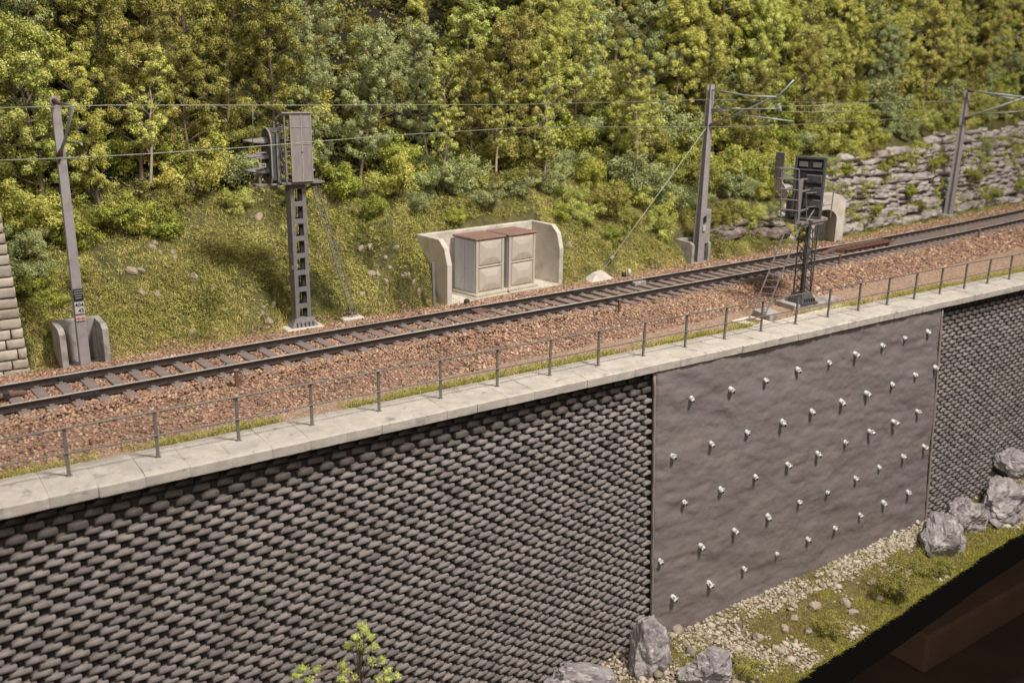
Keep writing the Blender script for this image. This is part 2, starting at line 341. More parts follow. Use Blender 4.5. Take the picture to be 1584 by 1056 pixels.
# ------------------------------------------------------------------ track
def off(x, d): 
    s = (yn(x+.01)-yn(x-.01))/.02; L = math.hypot(1, s); return x-s/L*d, yn(x)+d/L
track = empty('railway_track', (0, 0, 0), 0, 'single railway track with dark steel rails on grey sleepers', 'railway track')
TX = list(np.arange(-3, 84, .5))
def rail(d):
    prof = [(-.07, -.172), (.07, -.172), (.07, -.155), (.012, -.135), (.012, -.045), (.036, -.035), (.036, -.004), (-.036, -.004), (-.036, -.035), (-.012, -.045), (-.012, -.135), (-.07, -.155)]
    b = MB(); n = len(prof)
    for x in TX:
        for a, z in prof: b.v.append((*off(x, d+a), z))
    for i in range(len(TX)-1):
        for k in range(n): b.f.append((i*n+k, i*n+(k+1) % n, (i+1)*n+(k+1) % n, (i+1)*n+k))
    r = b.build('rail', m_rail_side, track)
    h = MB()
    for x in TX:
        for a, z in ((-.03, -.0045), (-.028, 0), (.028, 0), (.03, -.0045)): h.v.append((*off(x, d+a), z))
    for i in range(len(TX)-1):
        for k in range(3): h.f.append((i*4+k, i*4+k+1, i*4+5+k, i*4+4+k))
    h.build('running_surface', m_rail_top, r)
rail(0); rail(1.435+.036)
sx = []; x = -2.6
while x < 66: sx.append(x); x += .545*random.uniform(.97, 1.03)
proto = MB().box(-.125, .125, -.58, 2.03, -.32, -.165, .012)
for d in (0, 1.471):
    for s in (-1, 1): proto.box(-.05, .05, d+s*.1-.03, d+s*.1+.03, -.166, -.13)
sl = proto.build('sleeper', m_sleeper, track)
more = MB(); cnt = 0
for i, x in enumerate(sx):
    if i < 98 and i > 0:
        c = sl.copy(); COL.objects.link(c); c.parent = track
    elif i == 0: c = sl
    else:
        ang = math.atan((yn(x+.01)-yn(x))/.01); Mx = Matrix.Translation((x, yn(x), 0)) @ Matrix.Rotation(ang, 4, 'Z')
        more.box(-.125, .125, -.58, 2.03, -.32, -.165, .012, M=Mx); continue
    c.location = (x, yn(x), random.uniform(-.006, .004)); c.rotation_euler = (0, 0, math.atan((yn(x+.01)-yn(x))/.01)+random.uniform(-.01, .01))
if more.v: tag(more.build('sleepers', m_sleeper, track), kind='stuff')
# fishplates
def railjoint(u, v, d):
    p = onz(u, v, 0); x = float(p[0]); b = MB(); a = off(x-.3, d-.045); c = off(x+.3, d-.045)
    b.bar((*a, -.09), (*c, -.09), .035, .09)
    for t in (-.2, -.07, .07, .2): q = off(x+t, d-.075); b.tube([(*q, -.09), (*off(x+t, d-.05), -.09)], .022, 6)
    b.build('fishplate', m_cast, track)
railjoint(118, 578, 1.471); railjoint(130, 604, 0); railjoint(950, 459, 0); railjoint(900, 447, 1.471); railjoint(1104, 412, 1.471); railjoint(1147, 423, 0)

def thing_box(name, u, v, z, build, label, cat, rz=.05):
    p = onz(u, v, z); e = empty(name, (p[0], p[1], z), rz, label, cat); build(e); return e
def sensor(e):
    MB().box(-.28, .28, -.22, .2, -.06, .1, .03).build('housing', m_conc2, e); MB().box(-.2, .2, -.14, .12, .1, .112, .004).build('lid', m_sleeper, e)
thing_box('track_sensor_box', 985, 438, -.16, sensor, 'grey box fixed between the rails in front of the concrete pad', 'track sensor')
def sensor2(e):
    MB().box(-.25, .25, -.2, .2, -.05, .06, .03).build('housing', m_rust, e); MB().box(-.3, .1, -.02, .35, .06, .085, .008).build('lid', m_sleeper, e)
thing_box('track_sensor_box', 742, 481, -.17, sensor2, 'low brown box between the rails in front of the relay cabinets', 'track sensor')
def peg(e): MB().tube([(0,0,-.1),(0,0,.06),(0,0,.12),(0,0,.15)], [.08,.1,.09,.04], 10).build('cap', m_cast, e, True); MB().box(-.14, .14, -.1, .1, -.1, -.02, .02).build('foot', m_conc2, e)
thing_box('cable_marker', 722, 469, -.3, peg, 'small black capped marker on ballast by the cabinet refuge', 'marker')
thing_box('cable_marker', 965, 427, -.3, peg, 'small dark marker beside far rail next to the white ball', 'marker')
def ball(e): MB().tube([(0,0,-.08),(0,0,0),(.0,0,.08),(.01,0,.14),(0,0,.2)], [.03,.06,.08,.07,.03], 12).build('stone_body', m_white, e, True)
thing_box('white_marker', 973, 424, -.25, ball, 'rounded white marker stone beyond the far rail', 'marker')
def pipe(e):
    MB().tube([(-1.4,0,.02),(.3,.02,.02),(.42,.02,.0)], [.07,.07,.05], 10).build('tube', m_tray, e, True); MB().box(-.06, .06, -.09, .09, -.06, .1, .01).build('clamp', m_cast, e)
thing_box('brown_conduit', 10, 613, -.12, pipe, 'short brown pipe lying between the rails at the left edge', 'pipe')
# rusty stakes on the ballast shoulder
stakes = [(368, 612, 'rusty stake behind the railing, the leftmost on the ballast'), (957, 494, 'rusty stake on the ballast in front of the concrete pad'),
          (1297, 418, 'rusty stake on the ballast right of the lattice signal'), (1512, 376, 'small rusty stake farthest right on the ballast')]
for u, v, l in stakes:
    x = float(onz(u, v, -.45)[0]); y = float(onz(u, v, -.45)[1]); z = terr(x, y)
    e = empty('rusty_stake', (x, y, z), random.uniform(-.2, .2), l, 'stake', 'rusty stakes along the ballast')
    MB().box(-.045, .045, -.03, .03, -.2, .42, .008).build('shaft', m_rust, e); MB().box(-.06, .06, -.045, .045, .42, .46, .01).build('cap', m_sleeper, e)
# timber tray between rails at right
e = empty('timber_ramp', (*off(35.6, .85), -.15), math.atan(.06), 'brown weathered timber trough lying between the rails beyond the lattice signal', 'timber trough')
MB().prism([(-2.6, .0), (-1.7, .16), (2.2, .2), (3.0, .02)], -.06, .14, lambda p, d: (p[0], .22+d, p[1])).build('plank', m_tray, e)
for i in range(11): MB().box(-1.7+i*.36, -1.58+i*.36, -.2, .12, -.02, .15).build('rib', m_rust, e)
MB().bar((-1.5, -.22, .14), (2.4, -.22, .17), .07, .05).build('plank', m_rust, e)

# ------------------------------------------------------------------ retaining wall
WX0, WX1 = -3.0, 86.0; PX0 = float(onwall(1009, 700)[0]); PX1 = float(onwall(1446, 600)[0])
GZ = -9.05
wall = empty('retaining_wall', (16, -3.4, GZ), 0, 'dark block retaining wall with pale concrete coping carrying the railway', 'retaining wall')
def wchild(o): o.parent = wall; o.matrix_parent_inverse = Matrix.Translation((16, -3.4, GZ)).inverted(); return o
fw = lambda p, d: (p[0], wally(p[1])+d, p[1])
b = MB(); b.prism([(WX0, GZ-.8), (WX1, GZ-.8), (WX1, -.862), (WX0, -.862)], .13, .9, fw); wchild(b.build('wall_core', m_joint))
def masonry(x0, x1, px, pz, seed, label):
    r = np.random.default_rng(seed); V = []; F = []; T = []
    z = -.885; row = 0; n8 = 8
    while z > GZ-.6:
        h = pz*r.uniform(.97, 1.03)*(1.25 if row < 3 else 1); x = x0-(px if row % 2 else px*.5)+r.uniform(-.04, .04)
        while x < x1:
            t_ = r.uniform(-.035, .035); a = max(x+.07+t_, x0); c = min(x+px-.066+r.uniform(-.02, .02)+t_*.5, x1-.01); x += px
            if c-a < .12: continue
            zb, zt = z-h+.004, z-.032; hh = zt-zb; cut = min(.11, (c-a)*.3)*r.uniform(.3, 1.2)
            sk = r.uniform(-.012, .012)
            o8 = [(a+.012, zb), (c-cut*.3, zb), (c-.006, zb+hh*.22), (c, zt-hh*.2), (c-.03, zt), (a+cut, zt), (a+cut*.22, zb+hh*.6), (a, zb+hh*.2)]
            cx, cz = (a+c)/2, (zb+zt)/2; k = len(V); pr = .05+r.uniform(-.012, .018)
            if row < 2: pr = .02+.012*r.random()
            for (sc, sz, dp) in ((1, 1, -.14), (1, 1, -pr*.35), (.995, .97, -pr*.9), (.975, .9, -pr-.006)):
                for (X, Z) in o8:
                    xx = cx+(X-cx)*sc+r.uniform(-.004, .004); zz = cz+(Z-cz)*sz+r.uniform(-.003, .003)+sk*(X-cx)
                    dpt = .12 if dp == -.14 else dp
                    V.append((xx, wally(zz)+.05+dpt+(0 if dpt > 0 else r.uniform(-.004, .004)), zz))
            for q in range(3):
                for i in range(8): F.append((k+q*8+i, k+q*8+(i+1) % 8, k+q*8+8+(i+1) % 8, k+q*8+8+i))
            c0 = k+24
            F += [(c0, c0+1, c0+2, c0+7), (c0+2, c0+3, c0+6, c0+7), (c0+3, c0+4, c0+5, c0+6)]
            T += [(0.02, .1, .2, .3)[row]+r.uniform(0, .07) if row < 4 else min(.86, .38+.42*r.random()+(.25 if (x > 12 and px > .49 and zb < -7.6+r.uniform(-.5,.3)) else 0))]*32  # upper rows tinted dark: coping shadow and grime put into the colour
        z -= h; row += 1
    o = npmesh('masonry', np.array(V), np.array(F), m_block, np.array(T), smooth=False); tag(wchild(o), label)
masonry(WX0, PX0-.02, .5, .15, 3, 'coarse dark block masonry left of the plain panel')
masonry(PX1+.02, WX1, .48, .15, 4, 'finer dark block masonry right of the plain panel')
# coping slabs
def coping_slab(X, wd, s):
    b = MB(); r = random.Random(s); n = 8; prof = [(-3.4, -.86), (-3.735, -.85), (-3.755, -.83), (-3.75, -.635), (-3.71, -.602), (-3.55, -.592), (-2.9, -.588), (-2.47, -.59), (-2.44, -.61), (-2.44, -.86)]
    dy, dz = r.uniform(-.007, .007), r.uniform(-.006, .004)
    for k in range(n+1):
        t = k/n
        for (y, z) in prof:
            q = r.uniform(.003, .022) if k in (0, n) else 0
            b.v.append((X+.0015+(wd-.003)*t, y+dy+(q if y < -3.7 else 0)+r.uniform(-.006, .006)*(y < -3.6), z+dz-(q*.6 if z > -.62 else 0)+r.uniform(-.003, .003)))
    m = len(prof)
    for k in range(n):
        for j in range(m): b.f.append((k*m+j, k*m+(j+1) % m, (k+1)*m+(j+1) % m, (k+1)*m+j))
    b.f += [tuple(range(m)), tuple(n*m+j for j in range(m))[::-1]]
    return wchild(b.build('coping_slab', m_coping))
x = WX0; i = 0
while x < WX1-1 and i < 99: coping_slab(x, .84, i); x += .8425; i += 1
# shotcrete panel
panel = empty('shotcrete_panel', ((PX0+PX1)/2, WY, GZ), 0, 'smooth grey brown sprayed concrete panel in the middle of the block wall', 'concrete panel')
def pchild(o): o.parent = panel; o.matrix_parent_inverse = Matrix.Translation(panel.location).inverted(); return o
nx, nz = 300, 170; V = []
for i in range(nx+1):
    for j in range(nz+1):
        x = lerp(PX0, PX1, i/nx); z = lerp(GZ-.5, -.863, j/nz)
        e = min(1, min(i, nx-i)/2)
        d = .06*fbm(x, z, 0, .5, 5)+.03*fbm(x*.5+z*.25, z*1.2, 5, 1.6, 5)+.03*abs(fbm(x*.5+z*.5, z*1.2, 9, .9, 3))
        V.append((x, wally(z)-.075*e-d*e+.02, z))
a = np.array([i*(nz+1)+j for i in range(nx) for j in range(nz)])
pchild(npmesh('plaster_face', np.array(V), np.stack([a, a+nz+1, a+nz+2, a+1], 1), m_plaster, smooth=True))
for xx in (PX0, PX1):
    b = MB(); pts = [(xx+random.uniform(-.012, .012), wally(z)-.06, z) for z in np.arange(GZ-.4, -.8, .25)]
    b.tube(pts, [.045*random.uniform(.7, 1.2) for _ in pts], 6); pchild(b.build('edge_seam', m_seam, None, True))
# anchor heads
rows = [[(1070,617),(1131,603),(1185,589),(1235,573),(1282,561),(1323,548),(1365,535),(1399,523),(1436,514)],
 [(1041,706),(1101,687),(1156,669),(1210,653),(1256,637),(1302,622),(1341,609),(1380,595),(1415,580),(1447,569)],
 [(1059,777),(1115,757),(1169,738),(1219,719),(1265,702),(1307,684),(1346,668),(1383,653),(1420,637)],
 [(1022,868),(1084,844),(1137,821),(1188,799),(1237,777),(1279,761),(1324,740),(1360,723),(1396,706),(1430,691)],
 [(1042,924),(1097,902),(1152,880),(1201,856),(1250,834),(1292,817),(1330,796),(1367,778),(1405,762)],
 [(1271,885),(1312,865),(1347,847),(1384,824),(1420,808)]]
ordn = ['first','second','third','fourth','fifth','sixth','seventh','eighth','ninth','tenth','eleventh','twelfth','thirteenth','fourteenth','fifteenth','sixteenth','seventeenth','eighteenth','nineteenth','twentieth']
rown = ['top row','second row down','third row down','fourth row down','fifth row down','short bottom row']
def anchor_kind(s):
    r = random.Random(s); e = empty('anchor_head', (0, 0, 0))
    b = MB(); L = .17+r.uniform(-.03, .04)
    b.tube([(0, .12, .05), (0, 0, .015), (0, -L*.55, -.02), (0, -L, -.06)], [.11, .1+r.uniform(-.01, .01), .088, .078], 12, cap=True)
    for _ in range(12):
        t = r.uniform(.0, .9)*L; an = r.uniform(0, 6.28); b.tube([(math.cos(an)*.07, -t, math.sin(an)*.07), (math.cos(an)*.12, -t-.03, math.sin(an)*.12)], [.035, .015], 5)
    for v_i, v in enumerate(b.v): b.v[v_i] = tuple(c+r.uniform(-.014, .014) for c in v)
    b.build('sleeve', m_white, e, True)
    MB().tube([(0, -L-.035, -.058), (0, -L+.03, -.05)], .052, 12).build('bore', m_hole, e)
    return e
ak = [anchor_kind(s) for s in range(5)]; used = set()
for ri, row in enumerate(rows):
    for ci, (u, v) in enumerate(row):
        k = random.randrange(5); 
        if k in used: o = copy_tree(ak[k])
        else: o = ak[k]; used.add(k)
        p = onwall(u, v, .09); o.location = (p[0]-.02, p[1]-0.0, p[2]+.01)
        o.rotation_euler = (random.uniform(-.1, .1), random.uniform(-3, 3), random.uniform(-.15, .25)); s = random.uniform(.62, .78); o.scale = (s, s*random.uniform(.75, 1.1), s)
        o.rotation_euler[1] = random.uniform(-.5, .5)
        tag(o, 'white anchor head, %s from left in the %s of the panel' % (ordn[ci], rown[ri]), 'wall anchor', 'anchor heads on the concrete panel')
for k, o in enumerate(ak):
    if k not in used: 
        for c in list(o.children): bpy.data.objects.remove(c)
        bpy.data.objects.remove(o)

# railing
fence = empty('railing', (16, -3, -.59), 0, 'thin grey steel railing with two rails along the coping', 'railing')
def fch(o): o.parent = fence; o.matrix_parent_inverse = Matrix.Translation(fence.location).inverted(); return o
pb = MB().box(-.034, .034, -.012, .012, 0, .975, .003); pb.box(-.009, .009, .012, .05, 0, .975); pb.box(-.06, .06, -.05, .06, 0, .015, .004)
post0 = pb.build('post', m_steel); X0, SP = 2.5299, 1.64214; i = -3
while X0+SP*i < 84:
    o = post0 if i == -3 else post0.copy()
    if i > -3: COL.objects.link(o)
    o.location = (X0+SP*i, -3.007, -.595); o.rotation_euler = (random.uniform(-.015, .015), random.uniform(-.012, .012), 0); fch(o); i += 1
for z, r in ((.382, .022), (-.115, .018)):
    fch(MB().tube([(X0+SP*k*.5, -3.03+random.uniform(-.006, .006), z+random.uniform(-.006, .006)) for k in range(-6, 100)], r, 6).build('rail', m_steel, None, True))

# verge grass beside the coping
P = []
while len(P) < 26000:
    x = random.uniform(-1, 60); l = abs(random.gauss(0, .2)); y = -2.45+l
    if fbm(x, y*.6, 2, .45, 3) < random.uniform(-.45, .15): continue
    P.append((x, y, -.62))
P = np.array(P); tag(blades('verge_grass', P, rng.uniform(.05, .15, len(P)), rng.uniform(.012, .022, len(P)), .8, m_grass2), 'short yellow green grass tufts along the back of the coping', 'grass', kind='stuff')
P = []
while len(P) < 9000:
    x = random.uniform(-1, 62); l = random.uniform(3.2, 4.2); y = yn(x)+l
    if fbm(x, y, 6, .8, 3) < random.uniform(-.4, .3): continue
    P.append((x, y, terr(x, y)))
P = np.array(P); tag(blades('trackside_grass', P, rng.uniform(.05, .16, len(P)), rng.uniform(.012, .024, len(P)), .9, m_grass2), 'yellowish grass fringe between far ballast and hillside', 'grass', kind='stuff')

# ------------------------------------------------------------------ slope grass and leafy ground cover
def blocked(x, y):
    a, d = nloc(x, y)
    return (-.03 < a < 5.4 and -.2 < d < 1.68) or (3.5 < x < 4.75 and y < 4.35) or (27.1 < x < 28.6 and y < 6.2) or (35.6 < x < 37.8 and y < 7.4) or (x < 3.0 and y < 4.7)
P = []; T = []
while len(P) < 120000:
    x = random.uniform(1.5, 34) if random.random() < .93 else random.uniform(34, 60); l = 3.45+abs(random.gauss(0, 1)) *2.2; y = yn(x)+l
    if l > 8.5 or blocked(x, y): continue
    if x > 29 and l > 4.5: continue
    if fbm(x, y, 14, .8, 4) < -.22 and random.random() < .75: continue
    P.append((x, y, terr(x, y)-.01)); T.append(min(1, max(0, .42+.75*fbm(x, y, 4, .6, 4)+random.uniform(-.3, .3))))
P = np.array(P)
tag(blades('slope_grass', P, rng.uniform(.06, .22, len(P)), rng.uniform(.011, .022, len(P)), 1.45, m_grass, np.array(T), .72), 'matted green and straw coloured grass covering the slope', 'grass', kind='stuff')
def leafcloud(C, Rr, nper, size, r=None, up=.25):
    """quads on shells round centres C; returns V, F, tint"""
    r = r or rng; n = len(C)*nper; c = np.repeat(C, nper, 0); R = np.repeat(Rr, nper)
    d = r.normal(size=(n, 3)); d[:, 2] += up; d /= np.linalg.norm(d, axis=1)[:, None]
    p = c+d*(R*r.uniform(.45, 1.08, n))[:, None]*np.array([1, 1, .8])
    nrm = d+np.array([0, 0, .25])+r.normal(size=(n, 3))*.36; nrm /= np.linalg.norm(nrm, axis=1)[:, None]
    t = np.cross(nrm, r.normal(size=(n, 3))); t /= np.linalg.norm(t, axis=1)[:, None]+1e-9; b = np.cross(nrm, t)
    s = size*r.uniform(.55, 1.25, n)[:, None]; w2 = s*r.uniform(.4, .75, n)[:, None]
    V = np.stack([p-t*s*.6, p+b*w2*.6, p+t*s*.6+nrm*s*.2, p-b*w2*.6], 1).reshape(-1, 3)
    return V, np.arange(n*4).reshape(-1, 4), np.repeat(np.clip(np.repeat(r.random(len(C)), nper)*.6+r.random(n)*.4, 0, 1), 4)
C = []; 
while len(C) < 6500:
    x = random.uniform(1.5, 33); l = 3.9+abs(random.gauss(0, 1))*2.6; y = yn(x)+l
    if l > 10 or blocked(x, y) or (x > 29 and l > 4.4): continue
    if fbm(x, y, 11, .9, 3) < random.uniform(-.3, .35): continue
    C.append((x, y, terr(x, y)+.03))
C = np.array(C); V, F, T = leafcloud(C, rng.uniform(.04, .12, len(C)), 16, .042)
tag(npmesh('ground_cover', V, F, m_cover, T), 'low leafy green ground cover creeping over the grassy slope', 'ground cover', kind='stuff')

C = []
while len(C) < 1500:
    x = random.uniform(1.5, 33); l = 3.95+abs(random.gauss(0, 1))*2.2; y = yn(x)+l
    if l > 9 or blocked(x, y) or (x > 29 and l > 4.6) or fbm(x, y, 17, .75, 4) < .1: continue
    C.append((x, y, terr(x, y)+.03))
C = np.array(C); V, F, T = leafcloud(C, rng.uniform(.08, .22, len(C)), 34, .05)
tag(npmesh('slope_scrub', V, F, m_leafs['olive'], T), 'patches of low olive scrub on the grassy slope', 'scrub', kind='stuff')
C = []
while len(C) < 9000:
    x = random.uniform(0, 85)**1; l = random.uniform(7.2, 19); y = yn(min(x, 60))+(max(0, x-60)*.12)+l
    C.append((x, y, terr(x, y)+random.uniform(0, .25)))
C = np.array(C); V, F, T = leafcloud(C, rng.uniform(.15, .4, len(C)), 30, .1)
tag(npmesh('forest_undergrowth', V, F, m_leafs['olive'], T), 'dark olive undergrowth covering the forest floor between the trees', 'undergrowth', kind='stuff')
# ------------------------------------------------------------------ trees and bushes
def limb(b, r, p, d, L, rad, tips, depth, segs=4):
    pts = [p]; rr = [rad]
    for k in range(segs):
        d = (d+Vector((r.gauss(0, .16), r.gauss(0, .16), r.gauss(0, .08)+.03))).normalized(); p = p+d*L/segs; pts.append(p); rr.append(rad*(1-.75*(k+1)/segs))
        if depth > 0 and k >= 0:
            for _ in range(2 if depth > 1 else r.choice((1, 2))):
                s = Vector((r.gauss(0, 1), r.gauss(0, 1), r.gauss(.25, .5))).normalized(); limb(b, r, p, (d*.35+s).normalized(), L*r.uniform(.3, .5), rad*.45, tips, depth-1, 3)
        if depth == 0 and k > 0: tips.append(tuple(p))
    b.tube(pts, [q*.8 for q in rr], 5, cap=False); tips.append(tuple(p))
def tree_kind(seed, h, rad, kindm, nper=135, leaf=.06, bare=.2, bushy=False, name='tree'):
    r = random.Random(seed); g = np.random.default_rng(seed); e = empty(name, (0, 0, 0)); b = MB(); tips = []
    if bushy:
        for k in range(6):
            a = k*1.05+r.uniform(-.3, .3); limb(b, r, Vector((0, 0, -.1)), Vector((math.cos(a)*.8, math.sin(a)*.8, r.uniform(.5, 1.3))).normalized(), h*r.uniform(.6, .95), .035, tips, 1)
    else:
        p = Vector((0, 0, -.3)); pts = [p]; rr = [.085]; ns = 12; d = Vector((r.gauss(0, .04), r.gauss(0, .04), 1)).normalized()
        for k in range(ns):
            d = (d+Vector((r.gauss(0, .05), r.gauss(0, .05), .1))).normalized(); p = p+d*(h+.3)/ns; pts.append(p); rr.append(.085*(1-.85*(k+1)/ns)); t = (k+1)/ns
            if t > bare:
                nb = 4 if t > bare+.1 else 2
                for q in range(nb):
                    a = k*2.4+q*6.283/nb+r.uniform(-.5, .5); L = rad*(.55+.75*math.sin(math.pi*min(1, max(.12, (t-bare)/(1.08-bare)))**.8))*r.uniform(.6, 1.2)
                    limb(b, r, p, Vector((math.cos(a), math.sin(a), r.uniform(.1, .8))).normalized(), L, .03, tips, 1 if r.random() < .75 else 0, 3)
        b.tube(pts, rr, 7, cap=False); tips.append(tuple(p))
    C = np.array(tips); keep = g.random(len(C)) < min(1, (230 if not bushy else 110)/len(C)); C = C[keep]; C = C+g.normal(size=C.shape)*.05
    V, F, T = leafcloud(C, g.uniform(.11, .27, len(C)), nper, leaf, g, .35)
    sc = g.random(len(F)) ; 
    tr = b.build('trunk', m_bark, e, True); cr = npmesh('crown', V, F, m_leafs[kindm], T, e)
    return e
KN = {'yellow': 'yellow green', 'lime': 'light green', 'sage': 'greyish sage green', 'green': 'fresh green', 'olive': 'dark olive'}
TK = []
for s, (km, h, rd) in enumerate([('yellow', 5.2, .95), ('lime', 5.8, 1.05), ('sage', 5.0, 1.1), ('olive', 5.4, 1.15), ('yellow', 6.0, 1.0), ('lime', 4.6, .9), ('olive', 4.8, 1.0), ('sage', 5.6, .95), ('green', 5.0, 1.0)]):
    TK.append((tree_kind(100+s, h, rd, km, bare=(.12, .28, .15, .1, .32, .2, .15, .22, .12)[s], name='tree'), km))
BK = []
for s, (km, h) in enumerate([('green', 1.2), ('sage', 1.3), ('olive', 1.25), ('lime', 1.2), ('yellow', 1.3), ('green', .9)]):
    BK.append((tree_kind(200+s, h, .6, km, nper=80, leaf=.055, bushy=True, name='bush'), km))
uT = set(); uB = set(); placed = []
def put(pool, usedset, k, x, y, z, s, sq=1):
    e, km = pool[k]
    if k in usedset: e = copy_tree(e)
    else: usedset.add(k)
    e.location = (x, y, z); e.rotation_euler = (random.uniform(-.06, .06), random.uniform(-.06, .06), random.uniform(0, 6.28)); e.scale = (s*sq, s*sq, s)
    return e, km
def pxof(x, y, z):
    q = np.array([x, y, z])-CAMP; d = q@AF; return 792+FPX*(q@AR)/d, 528+FPX*(q@AD)/d
zones = [(190, 'behind the left catenary mast'), (330, 'between left mast and tall signal'), (560, 'behind the tall signal'), (720, 'left of the cabinet refuge'), (880, 'behind the relay cabinets'), (1040, 'left of the middle catenary mast'),
         (1180, 'right of the middle catenary mast'), (1330, 'behind the lattice signal'), (1470, 'above the layered rock cliff'), (9999, 'near the far right mast')]
def zone(u):
    for a, n in zones:
        if u < a: return n
TREES = []
# tall trees
for ri, l in enumerate((7.6, 8.9, 10.3, 11.9, 13.6)):
    x = 1.2+ri*.4
    while x < 92:
        xx = x+random.uniform(-.35, .35); ll = l+random.uniform(-.55, .55); y = yn(min(xx, 60))+ll; 
        if xx > 60: y = yn(60)+(xx-60)*.12+ll
        z = terr(xx, y); h = random.uniform(.8, 1.15)*(1 if ri > 0 else .8)
        if xx > 45: h *= 1.1
        u, v = pxof(xx, y, z+2.5); step = 1.5 if xx < 40 else 2.2
        if -140 < u < 1760:
            k = random.choice((0, 1, 2, 3, 4, 5, 6, 7, 0, 1, 4, 8) if xx > 16 else (3, 1, 6, 2, 1, 7, 0, 3, 5))
            gap = fbm(xx, y, 20, .22, 2) < (-.2 if xx < 24 else -.28) and ri > 0
            if not gap:
                o, km = put(TK, uT, k, xx, y, z-.1, h*random.uniform(1.1, 1.3), random.uniform(.78, .92)); TREES.append((o, km, 'tree', ri, u))
        x += step*random.uniform(.85, 1.15)
# bushes: lower edge of the wood
for ri, (l, st, sc) in enumerate(((5.75, 1.4, .75), (6.6, 1.25, 1.0), (7.7, 1.45, 1.25), (9.0, 1.5, 1.45), (10.4, 1.6, 1.6))):
    x = 1.0+ri*.3
    while x < 66:
        xx = x+random.uniform(-.3, .3); ll = l+random.uniform(-.4, .4)
        edge = 0
        if 8.5 < xx < 14: edge = 1.0                    # the open grass reaches higher here
        if 3.6 < xx < 8.5: edge = .35
        if 16.5 < xx < 22: edge = -.35
        if 22 <= xx <= 26: edge = -.8
        if xx < 3.6: edge = -.9
        if 26 < xx < 36: edge = -1.15
        y = yn(xx)+ll+edge; s = sc*random.uniform(.75, 1.2); x += st*random.uniform(.8, 1.2)*(1 if xx < 45 else 1.4)
        if blocked(xx, y): continue
        if ri > 2 and xx < 24 and random.random() < .6: continue
        if xx > 36: y = yn(xx)+5.9+ri*.75+random.uniform(-.3, .3)
        if ri == 0 and (8.5 < xx < 14) and random.random() < .35: continue
        u, v = pxof(xx, y, terr(xx, y)+.5)
        if -80 < u < 1680:
            o, km = put(BK, uB, random.choice((0, 1, 2, 3, 4, 1, 2, 0, 5)), xx, y, terr(xx, y), s); TREES.append((o, km, 'bush', ri, u))
# extra single bushes seen in the photograph: beside the left wall, niche, mast and on the cliff
for u, v, y, s, k in [(60, 520, 4.7, .75, 2), (75, 470, 5.2, .8, 0), (50, 430, 5.6, .9, 1), (70, 540, 4.35, .5, 5), (110, 440, 5.6, .8, 2), (40, 380, 6.1, .9, 1), (1010, 385, 6.2, .85, 0), (985, 370, 6.7, .9, 0), (1000, 392, 5.9, .5, 5), (660, 345, 6.6, .8, 5), (690, 335, 6.9, .8, 0), (890, 372, 6.6, .6, 5),
        (1120, 340, 6.8, .8, 4), (1150, 350, 6.9, .8, 2), (1185, 330, 7.2, .9, 0), (1365, 262, 8.0, .7, 0), (1410, 295, 7.6, .75, 5), (1425, 320, 7.3, .55, 2), (1355, 325, 6.9, .5, 0), (1445, 255, 8.3, .7, 0), (1510, 275, 8.5, .65, 2), (1540, 300, 8.4, .6, 0), (1575, 290, 8.9, .6, 5), (1340, 290, 7.2, .5, 3), (1525, 250, 9, .5, 3), (1230, 300, 7.2, .7, 4), (1265, 270, 7.6, .8, 0), (1035, 365, 6.6, .8, 1), (1045, 340, 7.1, .8, 4), (965, 350, 6.6, .8, 2), (940, 365, 6.3, .6, 1), (920, 345, 6.9, .8, 0), (1000, 350, 7, .8, 1), (1110, 360, 6.4, .7, 0), (1130, 325, 7.2, .9, 1), (1165, 300, 7.6, .9, 4), (1200, 300, 7.6, .8, 2), (1230, 325, 7.0, .7, 0), (1310, 262, 7.7, .7, 5)]:
    p = ony(u, v, y); z = min(p[2], terr(p[0], p[1])+1.2); o, km = put(BK, uB, k, p[0], p[1], p[2]-.25*s, s*.8); TREES.append((o, km, 'bush', 5, u))
cnts = {}
TREES.sort(key=lambda t: t[4])
rowt = {'tree': ['front row', 'second row', 'third row', 'fourth row', 'rear row'], 'bush': ['lowest row', 'second row', 'third row', 'fourth row', 'highest row', 'outer edge']}
for o, km, ty, ri, u in TREES:
    key = (km, ty, ri, zone(u)); cnts[key] = cnts.get(key, 0)+1
for o, km, ty, ri, u in TREES:
    key = (km, ty, ri, zone(u)); cnts[key, 'i'] = cnts.get((key, 'i'), 0)+1; i = cnts[key, 'i']
    one = '' if cnts[key] == 1 else ('%s from left, ' % ordn[i-1])
    tag(o, '%s%s %s, %s, %s' % (one, KN[km], ty, rowt[ty][ri], zone(u)), ty, 'trees of the wooded hillside' if ty == 'tree' else 'bushes at the foot of the wood')
print('TREES', sum(t[2] == 'tree' for t in TREES), 'BUSH', sum(t[2] == 'bush' for t in TREES))
